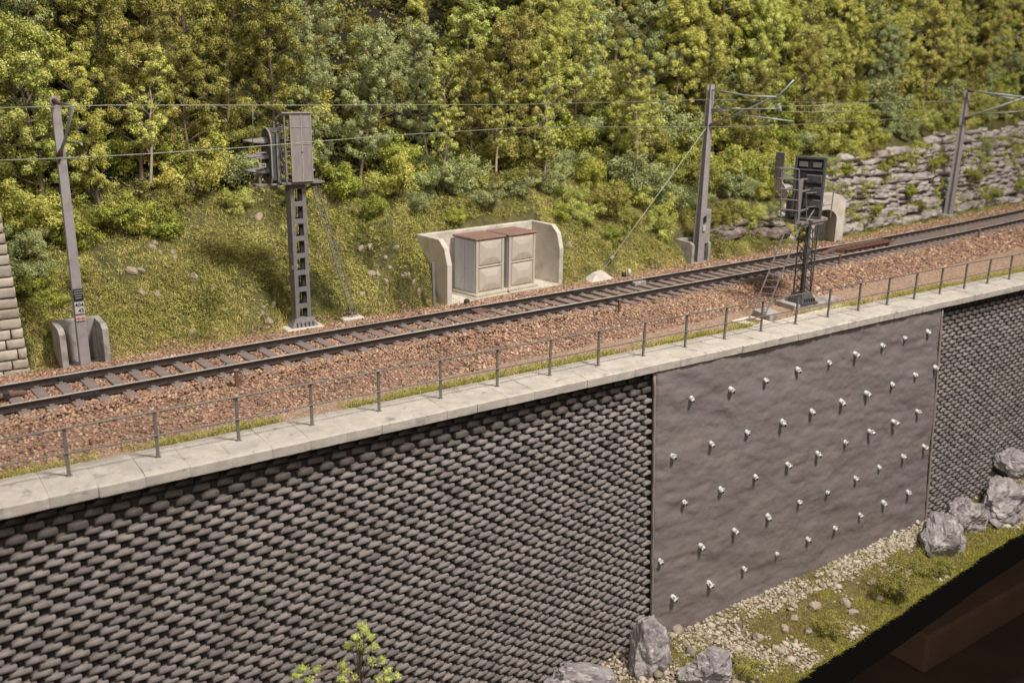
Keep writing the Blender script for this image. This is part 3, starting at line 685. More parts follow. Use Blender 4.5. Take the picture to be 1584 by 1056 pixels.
# sapling in front of the wall
def small_plant(name, x, y, z, s, km, seed, label, cat, bushy=True, h=1.2):
    e = tree_kind(seed, h, .45, km, nper=60, leaf=.05, bushy=bushy, bare=.25, name=name); e.location = (x, y, z); e.scale = (s,)*3; tag(e, label, cat); return e
def sapling():
    r = random.Random(41); g = np.random.default_rng(41); p0 = ony(556, 1075, -6); e = empty('sapling', (p0[0], p0[1], GZ), 0, 'slender yellow green sapling standing in front of the block wall', 'sapling')
    b = MB(); H = p0[2]-GZ; C = []
    top = ony(562, 968, -6); b.tube([(0, 0, 0), (.03, 0, H*.5), (0, 0, H), (.05, 0, top[2]-GZ-.1)], [.06, .045, .03, .01], 6)
    for (u, v) in [(560, 968), (548, 985), (572, 985), (540, 1000), (562, 1003), (578, 1000), (590, 1018), (575, 1022), (598, 1038), (585, 1048), (528, 1025), (470, 1032), (490, 1035), (460, 1045), (478, 1050), (528, 1050), (548, 1045), (615, 1046), (565, 975), (555, 993), (600, 1052), (530, 1038)]:
        q = ony(u, v, -6+r.uniform(-.2, .2))-np.array([p0[0], p0[1], GZ]); C += [q+g.normal(size=3)*.03 for _ in range(3)]
        b.tube([(0, 0, min(H+.2, q[2]-.35)), (q[0]*.5, q[1]*.5, q[2]-.15), tuple(q)], [.016, .011, .006], 4)
    C = np.array(C); V, F, T = leafcloud(C, g.uniform(.06, .13, len(C)), 60, .035, g)
    b.build('trunk', m_bark, e, True); npmesh('crown', V, F, m_leafs['lime'], T, e)
sapling()

# slender pale trunks standing clear of the foliage
m_pale = mat('pale_bark', (.42,.36,.28), (.28,.23,.18), scale=14, bump=.4)
for i, (u, v, top, l) in enumerate([(690, 262, 120, 'slender pale trunk with forked twigs, left of three above the cabinet refuge'), (769, 240, 110, 'slender pale trunk with forked twigs, middle of three above the cabinet refuge'), (843, 262, 105, 'slender pale trunk with forked twigs, right of three above the cabinet refuge'), (232, 250, 95, 'slender pale trunk between the left mast and the tall signal'), (985, 250, 150, 'slender pale trunk left of the middle catenary mast')]):
    r = random.Random(60+i); g = np.random.default_rng(60+i); yy = yn(15)+6.3; p = ony(u, v, yy); q = ony(u+r.uniform(-6, 6), top, yy+.6); h = q[2]-p[2]
    e = empty('slender_tree', tuple(p-np.array([0, 0, .6])), 0, l, 'tree'); b = MB(); tips = []
    P0 = Vector((0, 0, 0)); n = 9; P1 = Vector(q-p)+Vector((0, 0, .6)); pts = [P0.lerp(P1, k/n)+Vector((r.gauss(0, .03), r.gauss(0, .03), 0)) for k in range(n+1)]
    b.tube(pts, [.05*(1-.8*k/n) for k in range(n+1)], 6, cap=False)
    for k in range(2, n+1):
        for _ in range(3): a = r.uniform(0, 6.28); limb(b, r, pts[k], Vector((math.cos(a), math.sin(a)*.6-.3, r.uniform(.5, 1.2))).normalized(), r.uniform(.4, .95), .018, tips, 1, 3)
    b.build('trunk', m_pale, e, True); C = np.array(tips); C = C[g.random(len(C)) < .4]; V, F, T = leafcloud(C, g.uniform(.06, .15, len(C)), 60, .05, g); npmesh('crown', V, F, m_leafs['lime'], T, e)

# scattered stones on the slope
def rock_mesh(seed, rough=.35, sub=3, cuts=9):
    r = random.Random(seed); import bmesh; bm = bmesh.new(); bmesh.ops.create_icosphere(bm, subdivisions=sub, radius=1)
    pl = []
    for _ in range(cuts):
        n = Vector((r.gauss(0, 1), r.gauss(0, 1), r.gauss(0, 1))).normalized(); pl.append((n, r.uniform(.55, .85)))
    for v in bm.verts:
        for n, d in pl:
            k = v.co.dot(n)-d
            if k > 0: v.co -= n*k*.92
        q = v.co*1.8+Vector((seed*3.1, 0, 0)); v.co += v.co.normalized()*(noise.fractal(q, .8, 2, 5)*rough*.4)
    me = bpy.data.meshes.new('rock'); bm.to_mesh(me); bm.free(); return me
smesh = [rock_mesh(k, .3, 2, 7) for k in range(5)]
for me in smesh: me.materials.append(m_lstone)
spx = [(203,342),(238,377),(235,383),(267,391),(270,398),(203,419),(218,418),(217,448),(220,455),(244,456),(208,473),(218,476),(330,444),(343,479),(297,513),(408,476),(405,487),(417,497),(424,471),(400,336),(430,384),(421,402),(571,383),(596,399),(603,414),(585,424),(574,424),(596,436),(627,425),(631,425),(622,427),(640,436),(562,436),(521,376),(557,385),(612,383),(381,485),(880,380),(1147,405),(248,392),(375,329),(560,455),(648,452),(300,428)]
for i, (u, v) in enumerate(sorted(spx)):
    # march the ray to the slope
    d = ray(u, v); d = d/np.linalg.norm(d); t = 20
    while t < 80:
        q = CAMP+d*t
        if q[1] > yn(q[0])+3.7 and q[2] < terr(q[0], q[1])+.02: break
        t += .03
    s = random.uniform(.07, .15)*(1.6 if (u, v) == (880, 380) else 1)
    o = bpy.data.objects.new('stone', smesh[i % 5]); COL.objects.link(o); o.location = tuple(q); o.scale = (s*random.uniform(.9, 1.4), s, s*random.uniform(.7, 1)); o.rotation_euler = (random.uniform(0, 6), random.uniform(0, 6), random.uniform(0, 6))
    where = 'between left mast and tall signal' if u < 430 else ('right of the tall signal ladder' if u < 655 else 'right of the cabinet refuge')
    i0 = sum(1 for a in sorted(spx)[:i] if (a[0] < 430) == (u < 430) and (a[0] < 655) == (u < 655)); 
    w_ = ordn[i0] if i0 < 20 else 'number %d' % (i0+1)
    tag(o, 'small pale stone on grassy slope, %s from left, %s' % (w_, where), 'stone', 'loose pale stones on the grassy slope')

# ------------------------------------------------------------------ cliff
def cliff():
    r = np.random.default_rng(5); V = []; F = []; nu, nv = 11, 8
    z = -.5; row = 0
    while z < 4.4:
        h = r.uniform(.18, .7); x = 28.6+r.uniform(0, 1) if z < .8 else 35.0+r.uniform(0, 1)
        while x < 88:
            wd = r.uniform(.35, 2.1)*(1.2 if h > .35 else .8); hh = h*r.uniform(.8, 1.08); xc = x+wd/2; x += wd*.93
            top = ctop(xc)+.25 if xc > 35.5 else lerp(.5, 1.0, min(1, (xc-28)/5))
            if z+h*.5 > top+.5*fbm(xc, z, 3, .5, 3) or 35.7 < xc < 37.7: continue
            if xc < 33 and fbm(xc, z, 8, .7, 2) < -.35: continue
            yc = yn(min(xc, 66))+(4.45 if xc > 34.5 else 3.75)+(z+.4)*.36+.3*fbm(xc, z, 9, .5, 3)+(max(0, xc-66)*.12)+(.3 if xc < 33 else 0); k = len(V); dp = r.uniform(.28, .5)
            for i in range(nu):
                for j in range(nv):
                    a = -1+2*i/(nu-1); c = -1+2*j/(nv-1)
                    sx_ = math.copysign(abs(a)**.75, a); sz_ = math.copysign(abs(c)**.8, c)
                    bul = max(0, 1-abs(a)**3.2)**.5*max(0, 1-abs(c)**2.6)**.5
                    X = xc+sx_*wd*.5; Z = z+.16*fbm(xc, z, 30, .6, 3)+.1*fbm(X, z*3, 31, .9, 3)+hh*.5+sz_*hh*.5*(1-.1*abs(a)); Y = yc+.32-bul*dp
                    nn = noise.fractal(Vector((X*2.3, Y*2, Z*5+row)), .7, 2.1, 5); Y -= nn*.24*bul; Z += nn*.05
                    V.append((X, Y, Z))
            for i in range(nu-1):
                for j in range(nv-1): q = k+i*nv+j; F.append((q, q+nv, q+nv+1, q+1))
        z += h*.86; row += 1
    V = np.array(V); F = np.array(F); lo = V[F[:, 0], 0] < 34.8
    for sel, mm in ((lo, m_rock2), (~lo, m_cliff)):
        ids, inv = np.unique(F[sel], return_inverse=True); tag(npmesh('rock_cliff', V[ids], inv.reshape(-1, 4), mm, smooth=True), kind='structure')
cliff()
C = []
while len(C) < 800:
    x = random.uniform(29, 75); z = random.uniform(0, 3.8) if x > 35.5 else random.uniform(0, 1.2)
    if z > ctop(x)+.3 or fbm(x, z*2.5, 6, .55, 3) < .12: continue
    C.append((x, yn(min(x, 66))+(max(0, x-66)*.12)+4.2+(z+.4)*.36, z))
C = np.array(C); V, F, T = leafcloud(C, rng.uniform(.08, .24, len(C)), 30, .075)
tag(npmesh('cliff_moss', V, F, m_leafs['green'], T), 'green moss and creepers hanging on the layered rock cliff', 'moss', kind='stuff')

# ------------------------------------------------------------------ catenary masts
def text(s, size, m, parent, loc, rot, name='lettering', ext=.002):
    c = bpy.data.curves.new(name, 'FONT'); c.body = s; c.size = size; c.align_x = 'CENTER'; c.align_y = 'CENTER'; c.extrude = ext; c.offset = size*.012
    t = bpy.data.objects.new('t', c); COL.objects.link(t); dg = bpy.context.evaluated_depsgraph_get(); me = bpy.data.meshes.new_from_object(t.evaluated_get(dg))
    bpy.data.objects.remove(t); me.materials.clear(); me.materials.append(m); o = bpy.data.objects.new(name, me); COL.objects.link(o); o.parent = parent; o.location = loc; o.rotation_euler = rot; return o
def hpole(e, z0, z1, w0, w1, d0, d1, lean=(0, 0)):
    b = MB()
    def sec(z, w_, d): t = (z-z0)/(z1-z0); return lean[0]*t, lean[1]*t, w_, d
    for (y0, y1, full) in ((-.5, -.4, 1), (.4, .5, 1), (-.4, .4, 0)):
        v = []
        for z, w_, d in ((z0, w0, d0), (z1, w1, d1)):
            ox, oy = lean[0]*(z > z0), lean[1]*(z > z0); hw = w_/2 if full else .012
            v += [(ox-hw, oy+y0*d, z), (ox+hw, oy+y0*d, z), (ox+hw, oy+y1*d, z), (ox-hw, oy+y1*d, z)]
        b.add(v, [(0,3,2,1),(4,5,6,7),(0,1,5,4),(1,2,6,5),(2,3,7,6),(3,0,4,7)])
    return b.build('column', m_pole, e)
def footing(name, cx, cy, rz, wd, dp, h, label, front=.2):
    """open-fronted concrete box: floor, back and two cheeks"""
    e = empty(name, (cx, cy, -.42), rz, label, 'mast foundation')
    MB().box(-wd/2, wd/2, -dp/2, dp/2, -.3, .05, .01).build('floor_slab', m_conc2, e)
    for s in (-1, 1):
        x0 = s*wd/2; x1 = s*(wd/2-.14); b = MB()
        b.prism([(-dp/2, .05), (dp/2, .05), (dp/2, h), (dp/2-.15, h), (-dp/2+.15, h*.96), (-dp/2, h*.86)] if front else [(-dp/2, .05), (dp/2, .05), (dp/2, h), (-dp/2, h*.9)], min(x0, x1), max(x0, x1), lambda p, d: (d, p[0], p[1]))
        b.build('side_wall', m_conc2, e)
    MB().box(-wd/2+.142, wd/2-.142, dp/2-.22, dp/2-.002, .05, h+.01, .01).build('back_wall', m_conc2, e)
    return e
# left mast
b1 = (4.12, 3.45); t1 = ony(84, 150, 3.45)
footing('mast_foundation', 4.13, 3.72, math.radians(2), 1.14, .92, 1.12, 'grey open concrete footing around the base of the left mast')
e = empty('catenary_mast', (b1[0], b1[1], -.38), 0, 'grey tapered catenary mast with number plates, leftmost of three', 'catenary mast', 'catenary masts')
LX = float(t1[0])-b1[0]; HZ = float(t1[2])+.38
hpole(e, 0, HZ, .24, .18, .24, .15, (LX, 0))
def on1(z): t = z/HZ; return LX*t, -.13+.045*t
def plate(e, x, y, z, wd, h, m, nm='number_plate', dz=0): return MB().box(x-wd/2, x+wd/2, y-.014, y-.002, z-h/2, z+h/2, .003).build(nm, m, e)
RX = (math.pi/2, 0, 0)
x, y = on1(1.86); p = plate(e, x, y-.005, 1.86, .22, .3, m_signb, 'warning_plate')
for k, (s, wd) in enumerate(((.1, .18), (.04, .2), (-.02, .16), (-.08, .14))): MB().box(x-wd/2, x+wd/2, y-.023, y-.0195, 1.86+s-.006, 1.86+s+.006).build('text_line', m_signw, p)
x, y = on1(1.53); p = plate(e, x, y-.005, 1.53, .22, .3, m_signw); text('404', .135, m_ink, p, (x, y-.0215, 1.6), RX); text('45', .135, m_ink, p, (x+.03, y-.0215, 1.455), RX)
x, y = on1(1.26); p = plate(e, x, y-.005, 1.26, .22, .12, m_signw, 'warning_plate')
MB().prism([(-.11, 0), (-.04, .04), (-.03, .012), (.03, .012), (.04, .04), (.11, 0), (.04, -.04), (.03, -.012), (-.03, -.012), (-.04, -.04)], y-.0235, y-.0195, lambda q, d: (x+q[0], d, 1.26+q[1])).build('red_symbol', m_signr, p)
W1 = [(u, v) for u, v in [(-20,168),(0,167),(85,165),(170,163),(330,163),(500,163),(800,162),(1000,157),(1100,154),(1180,156),(1300,160),(1490,157),(1620,156)]]
W2 = [(-20,249),(0,248),(96,245),(230,238),(380,228),(600,210),(800,198),(950,196.5),(1090,197),(1200,195),(1300,189),(1450,180.5),(1500,180),(1620,181)]
def wire(pts, r, sag=0):
    out = []
    for u, v in pts:
        y = 1.4
        for _ in range(6): q = ony(u, v, y); y = .72+yn(float(q[0]))
        out.append(tuple(q))
    return out
w1p = wire(W1, 0); w2p = wire(W2, 0)
tag(MB().tube(w1p, .010, 6).build('messenger_wire', m_wire, None, True), 'upper thin green overhead wire running across the wood', 'overhead wire')
tag(MB().tube(w2p, .011, 6).build('contact_wire', m_wire, None, True), 'lower thin green overhead wire running above the track', 'overhead wire')
def bracket(e, org, pts_list):
    for nm, m, pts, r in pts_list:
        MB().tube([tuple(Vector(q)-Vector(org)) for q in pts], r, 8).build(nm, m, e, True)
O = (b1[0], b1[1], -.38)
ins1 = [tuple(ony(84, 157, 3.3)), tuple(ony(92, 160, 3.05))]
bracket(e, O, [('insulator', m_ins, ins1, [.07, .045]), ('support_tube', m_tubeg, [ins1[1], tuple(ony(113, 163, 1.6))], .027), ('strut', m_tubeg, [tuple(ony(113, 162, 1.6)), tuple(ony(101, 215, 2.5)), tuple(ony(93, 238, 3.25))], .035),
               ('insulator', m_ins, [tuple(ony(92, 243, 3.3)), tuple(ony(95, 232, 3.1))], [.08, .05]), ('registration_arm', m_tubeg, [tuple(ony(103, 220, 2.4)), tuple(ony(124, 221, 1.5)), tuple(ony(127, 225, 1.4))], .024), ('clamp', m_tubeg, [tuple(ony(84, 244, 3.3)), tuple(ony(118, 245, 1.7))], .026)])
a = w1p[4]; q = wire([(391, 163), (391, 227)], 0)
tag(MB().tube(q,   .009, 5).build('dropper_wire', m_wire, None, True), 'short vertical wire hanging between the two overhead wires beside the tall signal', 'dropper wire')
# middle mast
B2 = (27.95, 5.22); t2 = ony(1100, 131, 5.22)
footing('mast_foundation', 27.85, 5.45, math.radians(4), 1.15, .95, .95, 'grey open concrete footing around the base of the middle mast')
e = empty('catenary_mast', (B2[0], B2[1], -.38), 0, 'tall grey catenary mast with bracket arms and a guy wire, middle of three', 'catenary mast', 'catenary masts')
LX = float(t2[0])-B2[0]; HZ = float(t2[2])+.38; hpole(e, 0, HZ, .36, .22, .34, .2, (LX, 0))
MB().box(.2, .48, -.15, .2, .75, 2.15, .02).build('counterweight_box', m_pole, e); MB().box(.12, .2, -.1, .1, .1, 1.9).build('guide_rail', m_sig, e)
plate(e, .06, -.2, 1.78, .14, .26, m_signb, 'warning_plate'); plate(e, .05, -.2, 1.42, .16, .24, m_signw)
O = (B2[0], B2[1], -.38); Y = 2.3
T = lambda u, v, y: tuple(ony(u, v, y))
bracket(e, O, [('insulator', m_ins, [T(1113, 141, 4.9), T(1125, 143, 4.5)], .05), ('support_tube', m_tubeg, [T(1102, 139, 5.1), T(1125, 143, 4.4), T(1160, 149, 3.3), T(1208, 150, Y)], .03),
               ('strut', m_tubeg, [T(1097, 194, 5.1), T(1150, 172, 3.8), T(1207, 146, Y), T(1228, 124, 1.9)], .036), ('insulator', m_ins, [T(1096, 195, 5.15), T(1112, 187, 4.8)], [.07, .045]),
               ('pull_off_tube', m_tubeg, [T(1101, 169, 5.1), T(1150, 169, 3.7), T(1203, 168, 2.4)], .026), ('tension_weight', m_lsig, [T(1103, 171, 5.1), T(1122, 171, 4.6)], .075), ('tension_weight', m_lsig, [T(1132, 169, 4.3), T(1145, 169, 4.0)], .06),
               ('insulator', m_ins, [T(1152, 169, 3.7), T(1164, 169, 3.4)], .05), ('registration_arm', m_tubeg, [T(1135, 178, 4.0), T(1180, 182, 2.8), T(1228, 188, 1.9)], .026), ('end_fitting', m_lsig, [T(1204, 161, 2.4), T(1207, 175, 2.4)], .075)])
for (a_, c_, l) in (((1208, 165), (1600, 152), 'upper of two thin extra wires running from middle mast to right'), ((1208, 173), (1600, 172), 'lower of two thin extra wires running from middle mast to right')):
    q = [ony(a_[0], a_[1], 2.4), ony(c_[0], c_[1], 3.8)]; tag(MB().tube([tuple(p) for p in q], .011, 5).build('tension_wire', m_wire, None, True), l, 'overhead wire')
pg = onz(945, 412, -.1); gtop = (float(t2[0])-.05, 5.22, float(ony(1088, 196, 5.22)[2]))
e = empty('guy_wire', (22.5, 5.0, -.3), 0, 'slanting guy wire from middle mast down to its concrete pad', 'guy wire')
gb = Vector((22.5, 4.95, -.25)); MB().tube([(0, 0, 0), tuple(Vector(gtop)-Vector((22.5, 5.0, -.3)))], .014, 6).build('cable', m_wire, e); 
dv = (Vector(gtop)-Vector((22.5, 5, -.3))); MB().tube([tuple(dv*.1), tuple(dv*.12)], .07, 8).build('turnbuckle', m_lsig, e)
b = MB(); c4 = [onz(903, 431, -.33), onz(915, 438, -.33), onz(950, 431, -.33), onz(934, 420, -.33)]; cc = sum(c4)/4
b.v = [tuple(p) for p in c4]+[tuple(lerp(p, cc, .6)+np.array([0, 0, .22])) for p in c4]+[(p[0], p[1], -.8) for p in c4]; b.f = [(4,5,6,7)]+[(i, (i+1) % 4, 4+(i+1) % 4, 4+i) for i in range(4)]+[(i, (i+1) % 4, 8+(i+1) % 4, 8+i) for i in range(4)]
tag(b.build('guy_pad', m_conc, None), 'low pyramid shaped concrete pad at foot of the guy wire', 'concrete pad')
# right mast
t3 = ony(1497, 140, 7.6); B3 = (50.6, 7.6)
e = empty('catenary_mast', (B3[0], B3[1], -.38), 0, 'grey catenary mast before the rock cliff, rightmost of three', 'catenary mast', 'catenary masts')
hpole(e, 0, float(t3[2])+.38, .38, .24, .36, .22, (float(t3[0])-B3[0], 0)); MB().box(-.35, .35, -.35, .35, -.3, .1, .03).build('foot_block', m_conc2, e)
O = (B3[0], B3[1], -.38)
bracket(e, O, [('support_tube', m_tubeg, [T(1497, 139, 7.4), T(1530, 144, 6.2), T(1600, 152, 4.2)], .045), ('support_tube', m_tubeg, [T(1500, 139, 7.3), T(1560, 152, 5.3), T(1580, 154, 4.8)], .04), ('strut', m_tubeg, [T(1490, 183, 7.4), T(1530, 170, 6.2), T(1600, 146, 4.2)], .055),
               ('pull_off_tube', m_tubeg, [T(1525, 176, 6.2), T(1600, 171, 4.2)], .04), ('insulator', m_ins, [T(1494, 184, 7.4), T(1504, 180, 7.0)], .08), ('insulator', m_ins, [T(1498, 141, 7.4), T(1507, 141, 7.0)], .07)])

# ------------------------------------------------------------------ tall signal (left)
SX, SY = 10.2, 4.05
tag(MB().box(SX-.62, SX+.55, SY-.42, SY+.4, -.7, -.3, .03).build('signal_foundation', m_conc, None), 'pale concrete slab under the tall signal mast', 'foundation slab')
e = empty('tall_signal', (SX, SY, -.3), 0, 'tall grey railway signal seen from behind, with slotted square mast and large screen', 'railway signal')
b = MB(); HM = 4.15; hw, hd = .23, .17; 
for s in (-1, 1):
    b.box(-hw, -.12, s*hd-.012, s*hd+.012, .12, HM); b.box(.12, hw, s*hd-.012, s*hd+.012, .12, HM)
    z = .12; step = (HM-.2)/8
    for k in range(9): b.box(-.12, .12, s*hd-.0115, s*hd+.0115, z+step*k-(.0 if k == 0 else .07), z+step*k+.07)
b.box(-hw-.012, -hw+.012, -hd+.0125, hd-.0125, .12, HM); b.box(hw-.012, hw+.012, -hd+.0125, hd-.0125, .12, HM)
b.build('mast', m_sig, e)
b = MB()
for i in range(3): b.tube([(-.06+i*.06, .0, .1), (-.05+i*.05, .02, 2), (-.06+i*.06, 0, HM)], .011, 5)
b.build('cable', m_ink, e)
b = MB(); b.v = [(-.42,-.3,0),(.42,-.3,0),(.42,.3,0),(-.42,.3,0),(-.24,-.18,.26),(.24,-.18,.26),(.24,.18,.26),(-.24,.18,.26)]; b.f = [(0,1,5,4),(1,2,6,5),(2,3,7,6),(3,0,4,7),(4,5,6,7),(0,3,2,1)]
for i in range(5): b.box(-.25+i*.12, -.225+i*.12, -.33, -.22, 0, .14)
b.build('base', m_sig, e)
plate(e, -.245, -.1, 2.02, .01, .0+.14, m_lsig, 'number_plate'); MB().box(-.26, -.244, -.16, .0, 1.7, 1.82).build('number_plate', m_lsig, e); text('F', .2, m_lsig, e, (-.246, -.1, 2.1), (math.pi/2, 0, -math.pi/2))
b = MB(); b.box(-.55, .72, -.42, .42, HM, HM+.06, .01); b.box(-1.2, -.35, -.2, .25, HM-.03, HM+.028, .01); b.bar((-.3, 0, HM-.25), (-.7, 0, HM-.02), .08, .05); b.bar((.2, 0, HM-.25), (.7, 0, HM-.01), .08, .05)
b.build('platform', m_sig, e)
PZ = HM+.06
def px1(u, v, y=SY-.42): q = ony(u, v, y); return q[0]-SX, q[2]+.3
c = [px1(441, 177), px1(477, 175), px1(484, 272), px1(451, 273)]
x0 = c[3][0]; x1 = c[2][0]; z1 = c[1][1]
sc = MB().box(x0, x1, -.46, -.43, PZ+.0, z1, .004)
scr = sc.build('screen', m_screen, e)
b = MB(); 
for xx in (x0+.005, (x0+x1)/2, x1-.03): b.box(xx, xx+.022, -.472, -.461, PZ+.01, z1)
for zz in (PZ+.02, PZ+(z1-PZ)*.55, PZ+(z1-PZ)*.8, z1-.03): b.box(x0+.03, x1-.035, -.471, -.461, zz, zz+.016)
b.box(x0-.22, x1+.04, -.5, -.40, z1, z1+.03)
for zz in (.3, .62, .9, 1.35): b.box(x1, x1+.05, -.46, -.43, PZ+zz, PZ+zz+.05)
b.build('screen_frame', m_lsig, scr)
MB().tube([(x0+.33, -.474, PZ+.82), (x0+.33, -.46, PZ+.82)], .022, 10).build('bolt_hole', m_hole, scr)
b = MB(); fx = x0-.14
for xx, yy in ((fx, -.42), (fx-.06, -.1), (fx, .35)): b.box(xx-.022, xx+.022, yy-.022, yy+.022, PZ, z1 if yy < -.3 else z1-.25)
b.box(fx-.18, fx-.09, -.25, -.12, PZ, PZ+1.35)
for zz in (.25, .55, .85, 1.15, 1.5):
    b.bar((fx, -.42, PZ+zz), (x0, -.43, PZ+zz), .03, .03); b.bar((fx-.06, -.42, PZ+zz+.06), (fx-.06, .35, PZ+zz+.06), .03, .03)
b.bar((fx, -.42, PZ+.05), (fx-.12, -.2, PZ+1.3), .04, .04); b.bar((fx, -.3, PZ+1.45), (-.75, -.1, PZ+1.42), .05, .1); b.bar((fx, -.3, PZ+.1), (-.7, -.1, PZ+.1), .05, .05)
b.build('head_frame', m_sig, e)
# target disc: long oval plate facing left
hx = -.78; zc = PZ+.68; ov = []
for k in range(28):
    t = 2*math.pi*k/28; cy = .36*math.cos(t); cz = .36*math.sin(t)+(.42 if math.sin(t) > 0 else -.42); ov.append((cy, cz))
head = MB().prism(ov, hx, hx+.03, lambda p, d: (d, p[0], zc+p[1])).build('target_plate', m_dsig, e)
MB().tube([(hx-.005, p[0]*1.02, zc+p[1]*1.01) for p in ov+ov[:1]], .02, 6, cap=False).build('rim', m_lsig, head)
MB().box(hx+.031, hx+.25, -.2, .2, zc-.65, zc+.6, .03).build('lamp_housing', m_dsig, e)
b = MB()
for k in range(4): b.box(hx+.25, hx+.3, -.16, .16, zc-.5+k*.3, zc-.36+k*.3, .01)
b.tube([(hx+.2, -.22, zc+.5), (hx+.34, -.24, zc+.3), (hx+.3, -.22, zc-.1)], .02, 6); b.build('rear_fitting', m_dsig, e)
for zz in (.42, 0, -.38):
    b = MB(); n = 12; v = []
    for k in range(n+1):
        t = math.pi*k/n; cy, cz = math.cos(t)*.15, math.sin(t)*.15; L = .08+.58*math.sin(t)**.6
        v += [(hx-.004, cy, zc+zz+cz-.02), (hx-L, cy*(1-.35*math.sin(t)), zc+zz+cz*.55+.0-.02), (hx-L, cy*(1-.35*math.sin(t)), zc+zz+cz*.55-.04), (hx-.004, cy*.9, zc+zz+cz*.9-.03)]
    b.v = v; b.f = [(i*4+j, i*4+4+j, i*4+4+(j+1) % 4, i*4+(j+1) % 4) for i in range(n) for j in range(4)]
    b.build('lamp_hood', m_sig, e, False); MB().tube([(hx-.03, 0, zc+zz-.06), (hx-.001, 0, zc+zz-.06)], .1, 14).build('lens', m_ink, e)
MB().box(hx-.4, hx-.06, -.2, -.19, zc+.13, zc+.16).build('bracket', m_lsig, e); p = MB().box(hx-.33, hx-.12, -.215, -.2, zc-.26, zc-.14).build('letter_plate', m_lsig, e); text('N', .12, m_ink, p, (hx-.2, -.2175, zc-.2), RX)
b = MB(); b.box(hx-.28, hx-.22, -.05, .05, PZ-.04, zc-.45); b.box(hx-.45, hx+.02, -.1, .1, zc-.45, zc-.42, .005); b.build('lower_bracket', m_sig, e)
def ladder(e, a, c, side, wd, nr, m, r=.017):
    a = Vector(a); c = Vector(c); s = Vector(side).normalized()*wd/2; b = MB()
    b.bar(a-s, c-s, r*2, r*2); b.bar(a+s, c+s, r*2, r*2)
    for k in range(1, nr): p = a.lerp(c, k/nr); b.tube([p-s, p+s], r*.7, 6)
    return b.build('ladder', m, e)
fx_, fy_ = 11.95-SX, 4.1-SY
ladder(e, (fx_, .05, -.05), (x1+.1, -.2, HM+.02), (1, .35, 0), .22, 26, m_sig, .013)
tag(MB().box(11.5, 12.2, 3.95, 4.4, -.6, -.3, .03).build('ladder_pad', m_conc, None), 'small pale slab at the foot of the tall signal ladder', 'concrete pad')

# ------------------------------------------------------------------ lattice signal (right)
LXc, LYc = 26.05, -1.5
tag(MB().box(-.88, .88, -.47, .47, -.2, .12, .03).build('signal_foundation', m_conc2, None), 'thick concrete block under the lattice signal', 'foundation slab'); o = bpy.data.objects['signal_foundation.001'] if 'signal_foundation.001' in bpy.data.objects else None
o.location = (26.3, -1.42, -.55); o.rotation_euler = (0, 0, -.12)
Z0 = -.42; e = empty('lattice_signal', (LXc, LYc, Z0), -.08, 'dark lattice mast signal with platform, cage ladder and handrail', 'railway signal')
ptop = ony(1257, 345, LYc)[2]-Z0; H2 = float(ptop)
b = MB(); s0, s1 = .2, .21; cn = [(-1,-1),(1,-1),(1,1),(-1,1)]
for cx, cy in cn: b.bar((cx*s0, cy*s0, .2), (cx*s1, cy*s1, H2), .035, .035)
for i in range(4):
    (ax, ay), (cx, cy) = cn[i], cn[(i+1) % 4]; nS = 7
    for k in range(nS):
        za = .3+(H2-.35)*k/nS; zb = .3+(H2-.35)*(k+1)/nS
        b.bar((ax*s0, ay*s0, za), (cx*s0, cy*s0, zb), .028, .012); b.bar((cx*s0, cy*s0, za), (ax*s0, ay*s0, zb), .028, .012)
b.build('lattice_mast', m_dsig, e)
MB().tube([(0, 0, .2), (0, 0, H2)], .085, 12).build('conduit', m_dsig, e, True)
b = MB(); b.v = [(-.36,-.36,0),(.36,-.36,0),(.36,.36,0),(-.36,.36,0),(-.22,-.22,.3),(.22,-.22,.3),(.22,.22,.3),(-.22,.22,.3)]; b.f = [(0,1,5,4),(1,2,6,5),(2,3,7,6),(3,0,4,7),(4,5,6,7),(0,3,2,1)]
b.box(-.4, .4, -.4, .4, -.02, .03, .01)
for i in range(5): b.box(-.22+i*.11, -.19+i*.11, -.38, -.3, .03, .16)
for i in range(4): b.box(-.38, -.3, -.2+i*.12, -.17+i*.12, .03, .16)
b.build('base', m_dsig, e)
MB().tube([(.27, -.1, .2), (.28, -.05, 1.2), (.2, 0, H2-.2)], .02, 6).build('cable', m_ink, e)
def to2(u, v, z): q = onz(u, v, z+Z0); c_, s_ = math.cos(-.08), math.sin(-.08); dx, dy = q[0]-LXc, q[1]-LYc; return (dx*c_+dy*s_, -dx*s_+dy*c_)
PT = H2+.02; pc = [to2(1203, 333, PT+.08), to2(1240, 345, PT+.08), to2(1281, 337, PT+.08), to2(1248, 327, PT+.08)]
print('PLAT', pc)
b = MB(); b.prism(pc, PT, PT+.08, lambda p, d: (p[0], p[1], d)); b.prism([(p[0]*.75, p[1]*.75) for p in pc], PT-.09, PT-.002, lambda p, d: (p[0], p[1], d)); b.build('platform', m_screen, e)
P2 = PT+.08
def L2(u, v, y=0.0):
    # point on the vertical plane y(local)=y
    q = ony(u, v, LYc+y); return (float(q[0])-LXc, y, float(q[2])-Z0)
